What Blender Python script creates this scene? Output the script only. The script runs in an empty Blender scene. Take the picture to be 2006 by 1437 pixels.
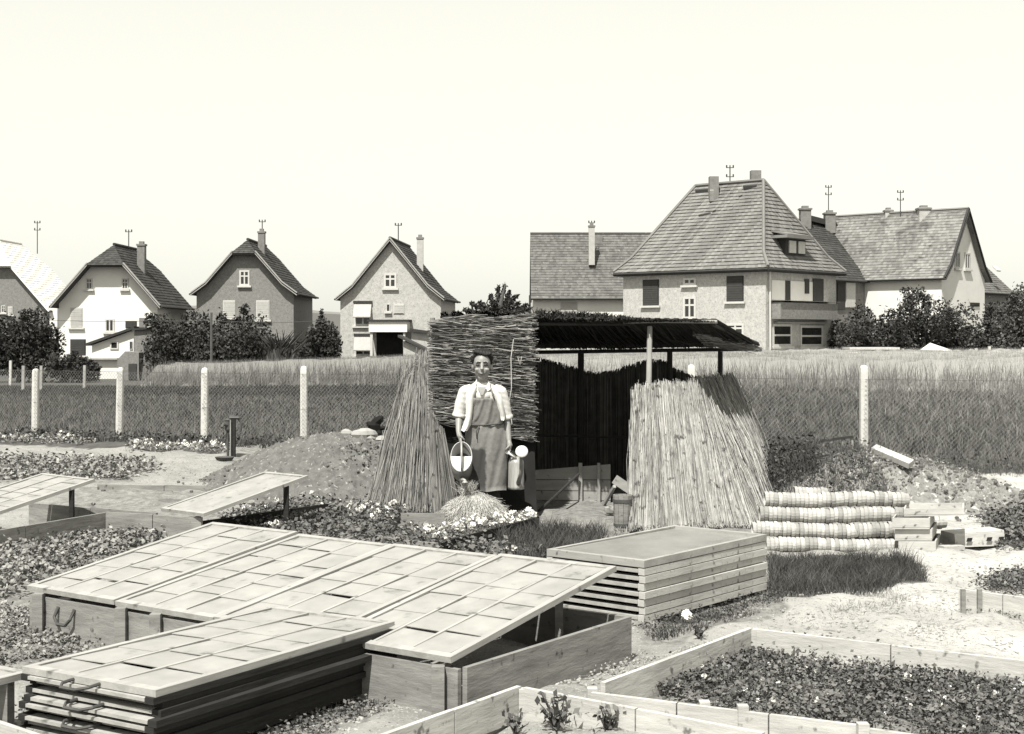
import bpy, math, random
import numpy as np
from mathutils import Vector, Matrix

R = math.radians
random.seed(7)
RNG = np.random.default_rng(7)
SC = bpy.context.scene
COL = SC.collection

# ------------------------------------------------------------------ camera, light, exposure
F, CX, HY, H = 2800.0, 1003.0, 655.0, 1.93      # focal length and horizon in photograph pixels, eye height in metres
cam = bpy.data.cameras.new('camera')
cam.sensor_width = 36.0
cam.lens = F / 2006.0 * 36.0
cam.shift_y = -(718.5 - HY) / 2006.0
cam.clip_start = 0.1
cam.clip_end = 3000
co = bpy.data.objects.new('camera', cam)
co.location = (0, 0, H)
co.rotation_euler = (R(90), 0, 0)
COL.objects.link(co)
SC.camera = co

SUN_EL, SUN_AZ = R(58), R(20)                    # sun behind the camera, a little to the left
world = bpy.data.worlds.new('World')
SC.world = world
world.use_nodes = True
wn, wl = world.node_tree.nodes, world.node_tree.links
bg = wn['Background']
sky = wn.new('ShaderNodeTexSky')
sky.sky_type = 'NISHITA'
sky.sun_disc = False
sky.sun_elevation = SUN_EL
sky.sun_rotation = R(180) + SUN_AZ
sky.air_density = 1.0
sky.dust_density = 1.0
bw = wn.new('ShaderNodeSeparateColor')           # blue-sensitive black and white film: the sky records by its blue light
haze = wn.new('ShaderNodeMixRGB')                # a bright, even, milky summer sky
haze.inputs[0].default_value = 0.6
haze.inputs[2].default_value = (6.0, 6.0, 6.0, 1)
tint = wn.new('ShaderNodeMixRGB')
tint.blend_type = 'MULTIPLY'
tint.inputs[0].default_value = 1.0
tint.inputs[2].default_value = (1.0, 0.99, 0.885, 1)
wl.new(sky.outputs[0], bw.inputs[0])
wl.new(bw.outputs[2], haze.inputs[1])
wl.new(haze.outputs[0], tint.inputs[1])
wl.new(tint.outputs[0], bg.inputs[0])
bg.inputs[1].default_value = 0.10

sl = bpy.data.lights.new('sun', 'SUN')
sl.energy = 5.0
sl.angle = R(0.6)
sl.color = (1.0, 0.985, 0.925)
so = bpy.data.objects.new('sun', sl)
ldir = Vector((math.sin(SUN_AZ) * math.cos(SUN_EL), math.cos(SUN_AZ) * math.cos(SUN_EL), -math.sin(SUN_EL)))
so.rotation_euler = ldir.to_track_quat('-Z', 'Y').to_euler()
so.location = (-10, -20, 40)
COL.objects.link(so)

SC.view_settings.view_transform = 'Standard'
SC.view_settings.look = 'None'
SC.view_settings.gamma = 1
SC.view_settings.use_curve_mapping = False
SC.view_settings.exposure = 0.8
SC.cycles.max_bounces = 6
SC.cycles.diffuse_bounces = 3

# ------------------------------------------------------------------ projection helpers (photograph pixel -> place)
def G(u, v, z=0.0):
    d = F * (H - z) / (v - HY)
    return np.array([(u - CX) / F * d, d, z])
def D(u, v, d):
    return np.array([(u - CX) / F * d, d, H - (v - HY) / F * d])
def V3(*a): return np.array(a, dtype=float)
def nrm(v):
    v = np.asarray(v, float)
    return v / max(1e-9, np.linalg.norm(v))

# ------------------------------------------------------------------ mesh builder
class MB:
    def __init__(self): self.V, self.Fs, self.n = [], [], 0
    def add(self, v, f):
        v = np.asarray(v, float).reshape(-1, 3); f = np.asarray(f, int)
        self.V.append(v); self.Fs.append(f + self.n); self.n += len(v)
    HEX = np.array([[0, 3, 2, 1], [4, 5, 6, 7], [0, 1, 5, 4], [1, 2, 6, 5], [2, 3, 7, 6], [3, 0, 4, 7]])
    def hexa(self, p): self.add(p, self.HEX)
    def box(self, a, b):
        x0, y0, z0 = a; x1, y1, z1 = b
        self.hexa([(x0, y0, z0), (x1, y0, z0), (x1, y1, z0), (x0, y1, z0), (x0, y0, z1), (x1, y0, z1), (x1, y1, z1), (x0, y1, z1)])
    def obox(self, o, ex, ey, ez):
        o, ex, ey, ez = [np.asarray(q, float) for q in (o, ex, ey, ez)]
        self.hexa([o, o + ex, o + ex + ey, o + ey, o + ez, o + ex + ez, o + ex + ey + ez, o + ey + ez])
    def beam(self, p, q, w, h, up=(0, 0, 1)):
        p, q = np.asarray(p, float), np.asarray(q, float)
        d = nrm(q - p); s = np.cross(d, up)
        if np.linalg.norm(s) < 1e-3: s = np.cross(d, (0, 1, 0))
        s = nrm(s); t = np.cross(s, d)
        self.obox(p - s * w / 2 - t * h / 2, s * w, q - p, t * h)
    def tube(self, pts, rad, n=8, cap=True):
        pts = np.asarray(pts, float); m = len(pts)
        rad = np.full(m, rad) if np.isscalar(rad) else np.asarray(rad, float)
        tan = np.gradient(pts, axis=0)
        ref = V3(0, 0, 1) if abs(nrm(tan[0])[2]) < .9 else V3(0, 1, 0)
        rings = []
        for i in range(m):
            t = nrm(tan[i]); s = nrm(np.cross(t, ref)); b = np.cross(t, s)
            if i and np.dot(s, ps) < 0: s, b = -s, -b
            ps = s
            a = np.linspace(0, 2 * np.pi, n, endpoint=False)[:, None]
            rings.append(pts[i] + rad[i] * (np.cos(a) * s + np.sin(a) * b))
        v = np.concatenate(rings)
        k = np.arange(n)
        f = [np.stack([i * n + k, i * n + (k + 1) % n, (i + 1) * n + (k + 1) % n, (i + 1) * n + k], 1) for i in range(m - 1)]
        f = np.concatenate(f)
        if cap:
            base = len(v); v = np.concatenate([v, pts[:1], pts[-1:]])
            c0 = np.stack([np.full(n, base), (k + 1) % n, k, k], 1)
            c1 = np.stack([np.full(n, base + 1), (m - 1) * n + k, (m - 1) * n + (k + 1) % n, (m - 1) * n + (k + 1) % n], 1)
            self.add(v, f)
            o = self.n - len(v)
            self.Fs.append(c0[:, :3] + o); self.Fs.append(c1[:, :3] + o)
        else: self.add(v, f)
    def loft(self, rings, n=20):
        """rings: (cx, cy, cz, rx, ry) horizontal ellipses from bottom to top, closed at both ends"""
        a = np.linspace(0, 2 * np.pi, n, endpoint=False)
        v = np.concatenate([np.stack([c[0] + c[3] * np.cos(a), c[1] + c[4] * np.sin(a), np.full(n, c[2])], 1) for c in rings])
        k = np.arange(n); m = len(rings)
        f = np.concatenate([np.stack([i * n + k, i * n + (k + 1) % n, (i + 1) * n + (k + 1) % n, (i + 1) * n + k], 1) for i in range(m - 1)])
        o = self.n
        self.add(np.concatenate([v, [rings[0][:3]], [rings[-1][:3]]]), f)
        b = o + len(v)
        self.Fs.append(np.stack([np.full(n, b), o + (k + 1) % n, o + k], 1))
        self.Fs.append(np.stack([np.full(n, b + 1), o + (m - 1) * n + k, o + (m - 1) * n + (k + 1) % n], 1))
    def lathe(self, prof, n=16, o=(0, 0, 0), ax=None):
        """prof: (radius, height) pairs turned about z, or about ax"""
        a = np.linspace(0, 2 * np.pi, n, endpoint=False)
        m = len(prof); k = np.arange(n)
        v = np.concatenate([np.stack([r * np.cos(a), r * np.sin(a), np.full(n, z)], 1) for r, z in prof])
        f = np.concatenate([np.stack([i * n + k, i * n + (k + 1) % n, (i + 1) * n + (k + 1) % n, (i + 1) * n + k], 1) for i in range(m - 1)])
        if ax is not None:
            q = np.array(Vector(ax).to_track_quat('Z', 'Y').to_matrix()); v = v @ q.T
        self.add(v + np.asarray(o, float), f)
    def ball(self, c, r, n=12, m=8):
        r = np.broadcast_to(np.asarray(r, float), (3,))
        th = np.linspace(0.02, np.pi - 0.02, m); ph = np.linspace(0, 2 * np.pi, n, endpoint=False)
        v = np.stack([np.outer(np.sin(th), np.cos(ph)), np.outer(np.sin(th), np.sin(ph)), np.outer(np.cos(th), np.ones(n))], -1).reshape(-1, 3) * r + np.asarray(c)
        k = np.arange(n)
        f = np.concatenate([np.stack([i * n + k, (i + 1) * n + k, (i + 1) * n + (k + 1) % n, i * n + (k + 1) % n], 1) for i in range(m - 1)])
        self.add(v, f)
        o = self.n - len(v)
        self.Fs.append(np.stack([np.full(n - 2, o), o + np.arange(1, n - 1), o + np.arange(2, n)], 1))
        o2 = o + (m - 1) * n
        self.Fs.append(np.stack([np.full(n - 2, o2), o2 + np.arange(2, n), o2 + np.arange(1, n - 1)], 1))
    def poly(self, pts):
        n = len(pts); self.add(pts, [list(range(n))])
    def prism(self, pts, ex):
        """polygon pts swept by vector ex"""
        pts = np.asarray(pts, float); n = len(pts); ex = np.asarray(ex, float)
        o = self.n
        k = np.arange(n)
        self.add(np.concatenate([pts, pts + ex]), np.stack([k, (k + 1) % n, n + (k + 1) % n, n + k], 1))
        self.Fs.append(np.array([[o + i for i in range(n)][::-1]])); self.Fs.append(np.array([[o + n + i for i in range(n)]]))
    def mesh(self, name, off=None, smooth=False):
        v = np.concatenate(self.V)
        if off is not None: v = v - np.asarray(off, float)
        me = bpy.data.meshes.new(name)
        me.vertices.add(len(v)); me.vertices.foreach_set('co', v.astype(np.float32).ravel())
        tot = np.concatenate([np.full(len(f), f.shape[1]) for f in self.Fs]).astype(np.int32)
        idx = np.concatenate([f.ravel() for f in self.Fs]).astype(np.int32)
        me.loops.add(len(idx)); me.loops.foreach_set('vertex_index', idx)
        me.polygons.add(len(tot))
        me.polygons.foreach_set('loop_start', np.concatenate([[0], np.cumsum(tot)[:-1]]).astype(np.int32))
        me.polygons.foreach_set('use_smooth', np.full(len(tot), bool(smooth)))
        me.update(calc_edges=True); me.validate()
        return me
    def build(self, name, mat, parent=None, smooth=False, world=True):
        """links ONE mesh object; with world=True the vertices are world places and the parent is an unrotated Empty"""
        off = None
        if parent is not None and world:
            off = wloc(parent)
        me = self.mesh(name, off, smooth)
        if mat is not None: me.materials.append(mat)
        o = bpy.data.objects.new(name, me); COL.objects.link(o)
        if parent is not None: o.parent = parent
        return o

def wloc(o):
    l = V3(0, 0, 0)
    while o is not None:
        l = l + np.array(o.location); o = o.parent
    return l
def link_mesh(name, me, parent=None, loc=(0, 0, 0), rot=(0, 0, 0)):
    o = bpy.data.objects.new(name, me); COL.objects.link(o)
    if parent is not None: o.parent = parent
    o.location = loc; o.rotation_euler = rot
    return o
def tag(o, label, cat, group=None, kind=None):
    if label: o['label'] = label
    if cat: o['category'] = cat
    if group: o['group'] = group
    if kind: o['kind'] = kind
    return o
def thing(name, label, cat, loc=(0, 0, 0), group=None):
    o = bpy.data.objects.new(name, None); COL.objects.link(o)
    o.location = tuple(loc); o.empty_display_size = .1
    return tag(o, label, cat, group)
def struct(o, label=None):
    o['kind'] = 'structure'
    if label: o['label'] = label
    return o
def stuff(o): o['kind'] = 'stuff'; return o

# ------------------------------------------------------------------ materials (black and white film: warm greys)
def grey(v): return (v, v * .98, v * .93, 1)
def M(name, lo, hi, scale=6.0, rough=.85, isl=0.0, bump=0.0, stretch=(1, 1, 1), spec=.25, metal=0.0, detail=5, bscale=None, soft=.25, speck=None):
    m = bpy.data.materials.new(name); m.use_nodes = True
    n, l = m.node_tree.nodes, m.node_tree.links
    b = n['Principled BSDF']
    b.inputs['Roughness'].default_value = rough
    b.inputs['Specular IOR Level'].default_value = spec
    b.inputs['Metallic'].default_value = metal
    tc = n.new('ShaderNodeTexCoord'); mp = n.new('ShaderNodeMapping')
    mp.inputs['Scale'].default_value = stretch
    l.new(tc.outputs['Object'], mp.inputs[0])
    no = n.new('ShaderNodeTexNoise'); no.inputs['Scale'].default_value = scale; no.inputs['Detail'].default_value = detail
    no.inputs['Roughness'].default_value = .65
    l.new(mp.outputs[0], no.inputs['Vector'])
    mr = n.new('ShaderNodeMapRange'); mr.inputs[1].default_value = .5 - soft; mr.inputs[2].default_value = .5 + soft
    l.new(no.outputs['Fac'], mr.inputs[0])
    mx = n.new('ShaderNodeMixRGB'); mx.inputs[1].default_value = grey(lo); mx.inputs[2].default_value = grey(hi)
    l.new(mr.outputs[0], mx.inputs[0])
    out = mx.outputs[0]
    if isl:
        ge = n.new('ShaderNodeNewGeometry'); mu = n.new('ShaderNodeMapRange')
        mu.inputs[3].default_value = 1 - isl; mu.inputs[4].default_value = 1 + isl
        l.new(ge.outputs['Random Per Island'], mu.inputs[0])
        m2 = n.new('ShaderNodeMixRGB'); m2.blend_type = 'MULTIPLY'; m2.inputs[0].default_value = 1
        l.new(out, m2.inputs[1]); l.new(mu.outputs[0], m2.inputs[2]); out = m2.outputs[0]
    if speck:
        n2 = n.new('ShaderNodeTexNoise'); n2.inputs['Scale'].default_value = speck[0]; n2.inputs['Detail'].default_value = 3
        l.new(tc.outputs['Object'], n2.inputs['Vector'])
        r2 = n.new('ShaderNodeMapRange'); r2.inputs[1].default_value = speck[1]; r2.inputs[2].default_value = speck[1] + .1
        l.new(n2.outputs['Fac'], r2.inputs[0])
        m3 = n.new('ShaderNodeMixRGB'); m3.inputs[2].default_value = grey(speck[2])
        l.new(r2.outputs[0], m3.inputs[0]); l.new(out, m3.inputs[1]); out = m3.outputs[0]
    l.new(out, b.inputs['Base Color'])
    if bump:
        bp = n.new('ShaderNodeBump'); bp.inputs['Strength'].default_value = bump; bp.inputs['Distance'].default_value = .02
        if bscale:
            n3 = n.new('ShaderNodeTexNoise'); n3.inputs['Scale'].default_value = bscale; n3.inputs['Detail'].default_value = 4
            l.new(mp.outputs[0], n3.inputs['Vector']); l.new(n3.outputs['Fac'], bp.inputs['Height'])
        else: l.new(no.outputs['Fac'], bp.inputs['Height'])
        l.new(bp.outputs[0], b.inputs['Normal'])
    return m

MT = dict(
    white_wall=M('white_wall', .55, .7, .5, .9, bump=.1, bscale=30, detail=9),
    brick_grey=M('grey_brick_wall', .13, .23, 5, .9, bump=.3, bscale=14, speck=(14, .55, .12), detail=12, soft=.22),
    brick_pale=M('pale_brick_wall', .28, .44, 5, .9, bump=.3, bscale=14, speck=(14, .55, .25), detail=12, soft=.22),
    brick_speck=M('speckled_brick_wall', .29, .46, 5, .9, bump=.3, bscale=14, speck=(14, .55, .25), detail=12, soft=.22),
    tile_dark=M('dark_roof_tiles', .034, .065, .6, .85, isl=.25, spec=.12, detail=8),
    tile_mid=M('grey_roof_tiles', .085, .125, 1.0, .9, isl=.25, speck=(6, .62, .2), spec=.12),
    tile_pale=M('pale_roof_tiles', .12, .19, .7, .9, isl=.2, spec=.1, detail=8),
    tile_worn=M('weathered_roof_tiles', .11, .21, .5, .9, isl=.25, speck=(1.2, .6, .08), spec=.12),
    tile_white=M('washed_out_roof_tiles', .66, .74, .6, .9, isl=.04),  # washed-out tone put into the tile colour
    eave=M('dark_eaves_wood', .025, .045, 3),
    barge=M('weathered_bargeboard', .22, .34, 5),
    chim=M('chimney_brick', .12, .2, 4, bump=.2),
    chim_pale=M('pale_chimney_brick', .3, .42, 4, bump=.2),
    dark_metal=M('dark_iron', .025, .05, 8, .5, spec=.4),
    frame_white=M('white_painted_joinery', .4, .5, 6, .6),
    pane=M('dark_window_glass', .015, .03, 1, .12, spec=.6),
    shutter_dark=M('dark_shutter', .035, .05, 6),
    shutter_pale=M('pale_shutter', .32, .42, 6),
    blind=M('light_blind', .3, .4, 5),
    leaf_dark=M('dark_foliage', .016, .07, .7, .9, isl=.55, spec=.08),
    leaf_mid=M('mid_foliage', .025, .1, .7, .9, isl=.55, spec=.08),
    leaf_bed=M('bed_leaves', .035, .13, 3, .55, isl=.6, spec=.35),
    leaf_pale=M('pale_bed_leaves', .1, .24, 3, .6, isl=.55, spec=.3),
    grass=M('grass_blades', .03, .07, .5, .85, isl=.5),
    grass_mid=M('meadow_grass_blades', .05, .1, .4, .85, isl=.45),
    grass_dry=M('dry_grass', .15, .3, 1.2, .8, isl=.5),
    crop=M('standing_crop', .12, .18, .15, .9, isl=.2, detail=8),
    flower=M('white_petals', .5, .62, 10, .7),
    bark=M('bark', .05, .1, 8),
    concrete=M('concrete_post', .4, .54, 12, .9, bump=.3, speck=(30, .64, .3)),
    wire=M('galvanised_wire', .13, .2, 3, .6),
    reed=M('sunbleached_reeds', .13, .33, 16, .85, isl=.45, stretch=(1, 1, .18), speck=(12, .6, .05)),
    reed_grey=M('weathered_reeds', .11, .27, 14, .85, isl=.5, stretch=(1, 1, .2), speck=(13, .61, .05)),
    reed_hang=M('weathered_hanging_reeds', .05, .2, 10, .85, isl=.8, stretch=(.3, 1, 1), speck=(11, .6, .3)),
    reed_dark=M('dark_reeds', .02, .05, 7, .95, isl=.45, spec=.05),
    reed_shade=M('shaded_wall_reeds', .06, .12, 7, .95, isl=.5, spec=.05),  # back wall reeds darkened, their shade put into the colour
    straw=M('straw', .28, .5, 12, .8, isl=.4),
    pole=M('peeled_pole', .16, .28, 6, stretch=(1, 1, .2)),
    pole_dark=M('dark_pole', .022, .04, 6),
    tar=M('tarred_boards', .012, .022, 3, .95, spec=.05),
    plank=M('weathered_plank', .12, .25, 3.5, .85, bump=.4, stretch=(1, 1, 5), speck=(14, .64, .06), detail=9),
    plank_pale=M('pale_plank', .28, .48, 3, .85, bump=.4, stretch=(1, 1, 5), speck=(16, .62, .13), detail=9),
    plank_board=M('grey_boards', .19, .33, 4, .85, bump=.4, stretch=(.3, 1, 2), speck=(16, .64, .08), detail=9),
    plank_dark=M('dark_creosoted_wood', .014, .034, 4, .8, bump=.3, spec=.12, stretch=(1, 1, 5)),
    wood_frame=M('silvered_sash_wood', .22, .34, 5, .8, bump=.25, stretch=(3, .4, 3), speck=(8, .62, .12)),
    glass=M('limewashed_glass', .2, .33, 3.0, .45, spec=.35, speck=(7, .63, .15), detail=8),
    glass2=M('dusty_glass', .18, .32, 4.0, .4, spec=.35, speck=(9, .61, .11), detail=8),
    glass_grey=M('grey_dusty_glass', .15, .25, 3, .3, spec=.5, speck=(30, .64, .3)),
    glass_dark=M('bare_glass', .1, .15, 3, .2, spec=.5),
    soil=M('dry_soil', .06, .15, 7, .95, bump=1, bscale=18, speck=(18, .6, .26), detail=9),
    soil_pale=M('crumbly_pale_soil', .1, .26, 5, .95, bump=1, bscale=18, speck=(14, .6, .42), detail=9),
    soil_dark=M('damp_soil', .09, .15, 5, .95, bump=.8, bscale=20),
    stone=M('pale_stone', .2, .36, 6, .9, bump=.5),
    clay=M('pale_clay', .3, .45, 4, .85, isl=.16, bump=.2),
    zinc=M('zinc', .12, .34, 9, .38, spec=.7, stretch=(3, 3, .4)),
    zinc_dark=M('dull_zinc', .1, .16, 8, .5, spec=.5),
    zinc_lit=M('sunlit_zinc', .46, .56, 6, .5, spec=.5),  # paler zinc, sun glare on the half lid put into the colour
    iron=M('rusty_iron', .04, .08, 12, .7),
    skin=M('sunburnt_skin', .17, .25, 14, .5, spec=.4),
    hair=M('dark_hair', .008, .018, 40, .6, spec=.2),
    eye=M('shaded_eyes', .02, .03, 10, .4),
    lip=M('lips', .09, .12, 10, .5),
    teeth=M('teeth', .6, .7, 10, .4),
    shirt=M('white_cotton', .42, .54, 12, .9, bump=.25),
    vest=M('white_vest', .48, .58, 12, .9),
    trouser=M('dark_trousers', .03, .05, 12, .9),
    belt=M('apron_string', .05, .08, 8),
    paper=M('white_paper', .8, .86, 4),
    canvas=M('white_canvas', .45, .55, 3),
    hill=M('distant_wood', .12, .18, .02, .9),
)
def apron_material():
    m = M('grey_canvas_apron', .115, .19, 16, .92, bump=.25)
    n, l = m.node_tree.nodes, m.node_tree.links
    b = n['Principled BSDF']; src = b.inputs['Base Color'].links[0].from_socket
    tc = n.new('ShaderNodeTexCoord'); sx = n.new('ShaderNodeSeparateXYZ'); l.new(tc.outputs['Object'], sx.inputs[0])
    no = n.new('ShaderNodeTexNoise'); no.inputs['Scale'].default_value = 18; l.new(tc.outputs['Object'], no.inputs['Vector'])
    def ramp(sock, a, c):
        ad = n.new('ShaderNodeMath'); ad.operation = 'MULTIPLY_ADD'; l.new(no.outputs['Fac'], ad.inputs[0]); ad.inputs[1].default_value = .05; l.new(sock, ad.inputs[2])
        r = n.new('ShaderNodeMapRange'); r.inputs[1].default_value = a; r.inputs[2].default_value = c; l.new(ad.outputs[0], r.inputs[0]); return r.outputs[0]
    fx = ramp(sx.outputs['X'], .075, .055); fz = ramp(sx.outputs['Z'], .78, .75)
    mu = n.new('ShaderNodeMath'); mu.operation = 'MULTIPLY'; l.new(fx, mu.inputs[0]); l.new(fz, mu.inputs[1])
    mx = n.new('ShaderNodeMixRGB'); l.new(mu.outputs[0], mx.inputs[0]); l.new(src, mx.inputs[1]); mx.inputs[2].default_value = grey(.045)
    l.new(mx.outputs[0], b.inputs['Base Color'])          # a darker patch at the lower left
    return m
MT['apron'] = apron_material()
def paler_to_the_right(m, x0, x1, k):
    """crop and grass colour lightened towards the right, fading and flare painted in"""
    n, l = m.node_tree.nodes, m.node_tree.links
    b = n['Principled BSDF']; src = b.inputs['Base Color'].links[0].from_socket
    tc = n.new('ShaderNodeTexCoord'); sx = n.new('ShaderNodeSeparateXYZ'); l.new(tc.outputs['Object'], sx.inputs[0])
    no = n.new('ShaderNodeTexNoise'); no.inputs['Scale'].default_value = .5; no.inputs['Detail'].default_value = 6; l.new(tc.outputs['Object'], no.inputs['Vector'])
    ad = n.new('ShaderNodeMath'); ad.operation = 'MULTIPLY_ADD'; l.new(no.outputs['Fac'], ad.inputs[0]); ad.inputs[1].default_value = 5; l.new(sx.outputs['X'], ad.inputs[2])
    r = n.new('ShaderNodeMapRange'); r.inputs[1].default_value = x0 + 2.5; r.inputs[2].default_value = x1 + 2.5; r.inputs[3].default_value = 1; r.inputs[4].default_value = k; l.new(ad.outputs[0], r.inputs[0])
    mx = n.new('ShaderNodeMixRGB'); mx.blend_type = 'MULTIPLY'; mx.inputs[0].default_value = 1; l.new(src, mx.inputs[1]); l.new(r.outputs[0], mx.inputs[2]); l.new(mx.outputs[0], b.inputs['Base Color'])
paler_to_the_right(MT['crop'], -4, 26, 1.55)  # fade and flare on the right painted into the crop colour
MT['grass_field'] = M('field_grass_blades', .03, .065, .4, .85, isl=.5); paler_to_the_right(MT['grass_field'], 1, 12, 2.4)

def inside(px, py, poly):
    poly = np.asarray(poly); r = np.zeros(len(px), bool); n = len(poly); j = n - 1
    for i in range(n):
        xi, yi = poly[i, :2]; xj, yj = poly[j, :2]
        c = ((yi > py) != (yj > py)) & (px < (xj - xi) * (py - yi) / (yj - yi + 1e-12) + xi)
        r ^= c; j = i
    return r
def wpoly(px, z=0.0): return np.array([G(u, v, z) for u, v in px])
def scatter(poly, n):
    poly = np.asarray(poly); lo, hi = poly[:, :2].min(0), poly[:, :2].max(0)
    out = np.zeros((0, 2))
    while len(out) < n:
        p = RNG.uniform(lo, hi, (n * 3, 2)); p = p[inside(p[:, 0], p[:, 1], poly)]
        out = np.concatenate([out, p])
    return out[:n]
def smooth(a, b, x):
    t = np.clip((x - a) / (b - a), 0, 1); return t * t * (3 - 2 * t)

# fence line (used by ground cover too)
FENCE = np.array([[9.2, 20.8], [5.43, 22.06], [2.88, 22.9], [0.75, 23.62], [-1.45, 24.35], [-3.65, 25.08], [-5.53, 25.7], [-7.31, 26.6], [-9.24, 27.7], [-11.2, 28.9]])
def fence_y(x): return np.interp(x, FENCE[::-1, 0], FENCE[::-1, 1])

# ------------------------------------------------------------------ ground
def terrain(x, y):
    return -0.8 * smooth(38, 88, y) * smooth(4, -16, x)
def make_ground():
    xs = np.unique(np.concatenate([-np.geomspace(15, 900, 26), np.arange(-14.5, 14.6, .14), np.geomspace(15, 900, 26)]))
    ys = np.unique(np.concatenate([np.linspace(-60, 3.5, 8), np.arange(4, 32, .14), np.geomspace(32.3, 1400, 60)]))
    X, Y = np.meshgrid(xs, ys)
    x, y = X.ravel(), Y.ravel()
    z = terrain(x, y)
    near = (np.abs(x) < 14) & (y < 32) & (y > 3.9)
    for k_ in range(10):
        a_, f_ = RNG.uniform(0, 6.28), RNG.uniform(2.0, 9.0)
        z = z + near * .011 * np.sin(f_ * (x * np.cos(a_) + y * np.sin(a_)) + RNG.uniform(0, 6)) * np.sin(f_ * .7 * (y * np.cos(a_) - x * np.sin(a_)))
    z = z + near * RNG.normal(0, .007, len(x)) - near * .012
    nx, ny = len(xs), len(ys)
    i = np.arange(nx - 1)[None] + nx * np.arange(ny - 1)[:, None]
    f = np.stack([i, i + 1, i + 1 + nx, i + nx], -1).reshape(-1, 4)
    mb = MB(); mb.add(np.stack([x, y, z], 1), f)
    m = bpy.data.materials.new('garden_ground'); m.use_nodes = True
    n, l = m.node_tree.nodes, m.node_tree.links
    b = n['Principled BSDF']; b.inputs['Roughness'].default_value = .95; b.inputs['Specular IOR Level'].default_value = .1
    tc = n.new('ShaderNodeTexCoord')
    def noise(s, d=6):
        q = n.new('ShaderNodeTexNoise'); q.inputs['Scale'].default_value = s; q.inputs['Detail'].default_value = d; q.inputs['Roughness'].default_value = .7
        l.new(tc.outputs['Object'], q.inputs['Vector']); return q.outputs['Fac']
    def rng(s, a, c):
        q = n.new('ShaderNodeMapRange'); q.inputs[1].default_value = a; q.inputs[2].default_value = c; l.new(s, q.inputs[0]); return q.outputs[0]
    def mix(fac, a, c):
        q = n.new('ShaderNodeMixRGB'); l.new(fac, q.inputs[0])
        for k, s in ((1, a), (2, c)):
            if isinstance(s, float): q.inputs[k].default_value = grey(s)
            else: l.new(s, q.inputs[k])
        return q.outputs[0]
    at = n.new('ShaderNodeAttribute'); at.attribute_name = 'soil'
    ag = n.new('ShaderNodeAttribute'); ag.attribute_name = 'turf'
    def edged(a, s):
        ad = n.new('ShaderNodeMath'); ad.operation = 'MULTIPLY_ADD'; l.new(noise(s), ad.inputs[0]); ad.inputs[1].default_value = .9; l.new(a, ad.inputs[2])
        return rng(ad.outputs[0], .8, 1.1)
    ab = n.new('ShaderNodeAttribute'); ab.attribute_name = 'lightened'
    sand = mix(ab.outputs['Fac'], mix(rng(noise(1.6), .35, .65), .17, .27), mix(rng(noise(1.2), .35, .65), .27, .42))
    sand = mix(rng(noise(20, 4), .56, .66), sand, .14)
    sand = mix(rng(noise(60, 2), .6, .68), sand, .36)
    sand = mix(rng(noise(34, 3), .63, .68), sand, .07)
    soil = mix(rng(noise(9), .35, .65), .11, .23)
    soil = mix(rng(noise(40, 3), .6, .68), soil, .27)
    turf = mix(rng(noise(3), .35, .65), .05, .1)
    c = mix(edged(at.outputs['Fac'], 3.0), sand, soil)
    c = mix(edged(ag.outputs['Fac'], 2.0), c, turf)
    l.new(c, b.inputs['Base Color'])
    bp = n.new('ShaderNodeBump'); bp.inputs['Strength'].default_value = .7; bp.inputs['Distance'].default_value = .03
    l.new(noise(12), bp.inputs['Height']); l.new(bp.outputs[0], b.inputs['Normal'])
    g = mb.build('ground', m, smooth=True)
    soilv = np.zeros(len(x)); turfv = np.zeros(len(x))
    turfv[y > fence_y(np.clip(x, -11, 9)) - .15] = 1
    turfv[(x > 3.2) & (y > 20) ] = 1
    for px in SOIL: soilv[inside(x, y, wpoly(px))] = 1
    for px in TURF: turfv[inside(x, y, wpoly(px))] = .8
    bl = smooth(.5, 3.2, x - (y - 8) * .12) * (y < 22)  # sand lightened rightwards, a washed-out exposure put into its colour
    for nm, arr in (('soil', soilv), ('turf', turfv), ('lightened', bl)):
        a = g.data.attributes.new(nm, 'FLOAT', 'POINT'); a.data.foreach_set('value', arr.astype(np.float32))
    struct(g)
SOIL = [
    [(-40, 1045), (330, 1040), (780, 1005), (1080, 1040), (1080, 1120), (760, 1090), (430, 1045), (60, 1170), (-40, 1220)],
    [(-60, 1180), (60, 1180), (300, 1260), (60, 1310), (-60, 1330)],
    [(150, 950), (470, 965), (420, 1020), (80, 1000)],
    [(1475, 1236), (2080, 1300), (2080, 1520), (1700, 1440), (1170, 1346)],
    [(-30, 893), (300, 898), (250, 942), (-30, 945)],
    [(1050, 1000), (1260, 1000), (1260, 1060), (1050, 1040)],
    [(450, 862), (1720, 880), (1760, 1010), (1500, 1060), (1050, 1000), (560, 985), (430, 900)],
    [(60, 1300), (800, 1330), (740, 1420), (400, 1500), (60, 1420)],
    [(1240, 1220), (1510, 1150), (1560, 1190), (1300, 1260)],
]
TURF = [
    [(960, 1030), (1140, 1040), (1120, 1110), (1000, 1110)],
    [(1505, 1085), (1800, 1090), (1810, 1150), (1510, 1160)],
    [(-20, 850), (440, 866), (440, 888), (-20, 868)],
    [(1925, 1000), (2060, 985), (2060, 1070), (1960, 1070)],
    [(1500, 900), (1700, 870), (1800, 980), (1520, 985)],
]
make_ground()
mb = MB()                                               # a far-off wood closes the horizon
xs = np.linspace(-420, 420, 140)
top = 8.5 + 1.6 * np.sin(xs * .05) + RNG.normal(0, .5, len(xs))
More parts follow.
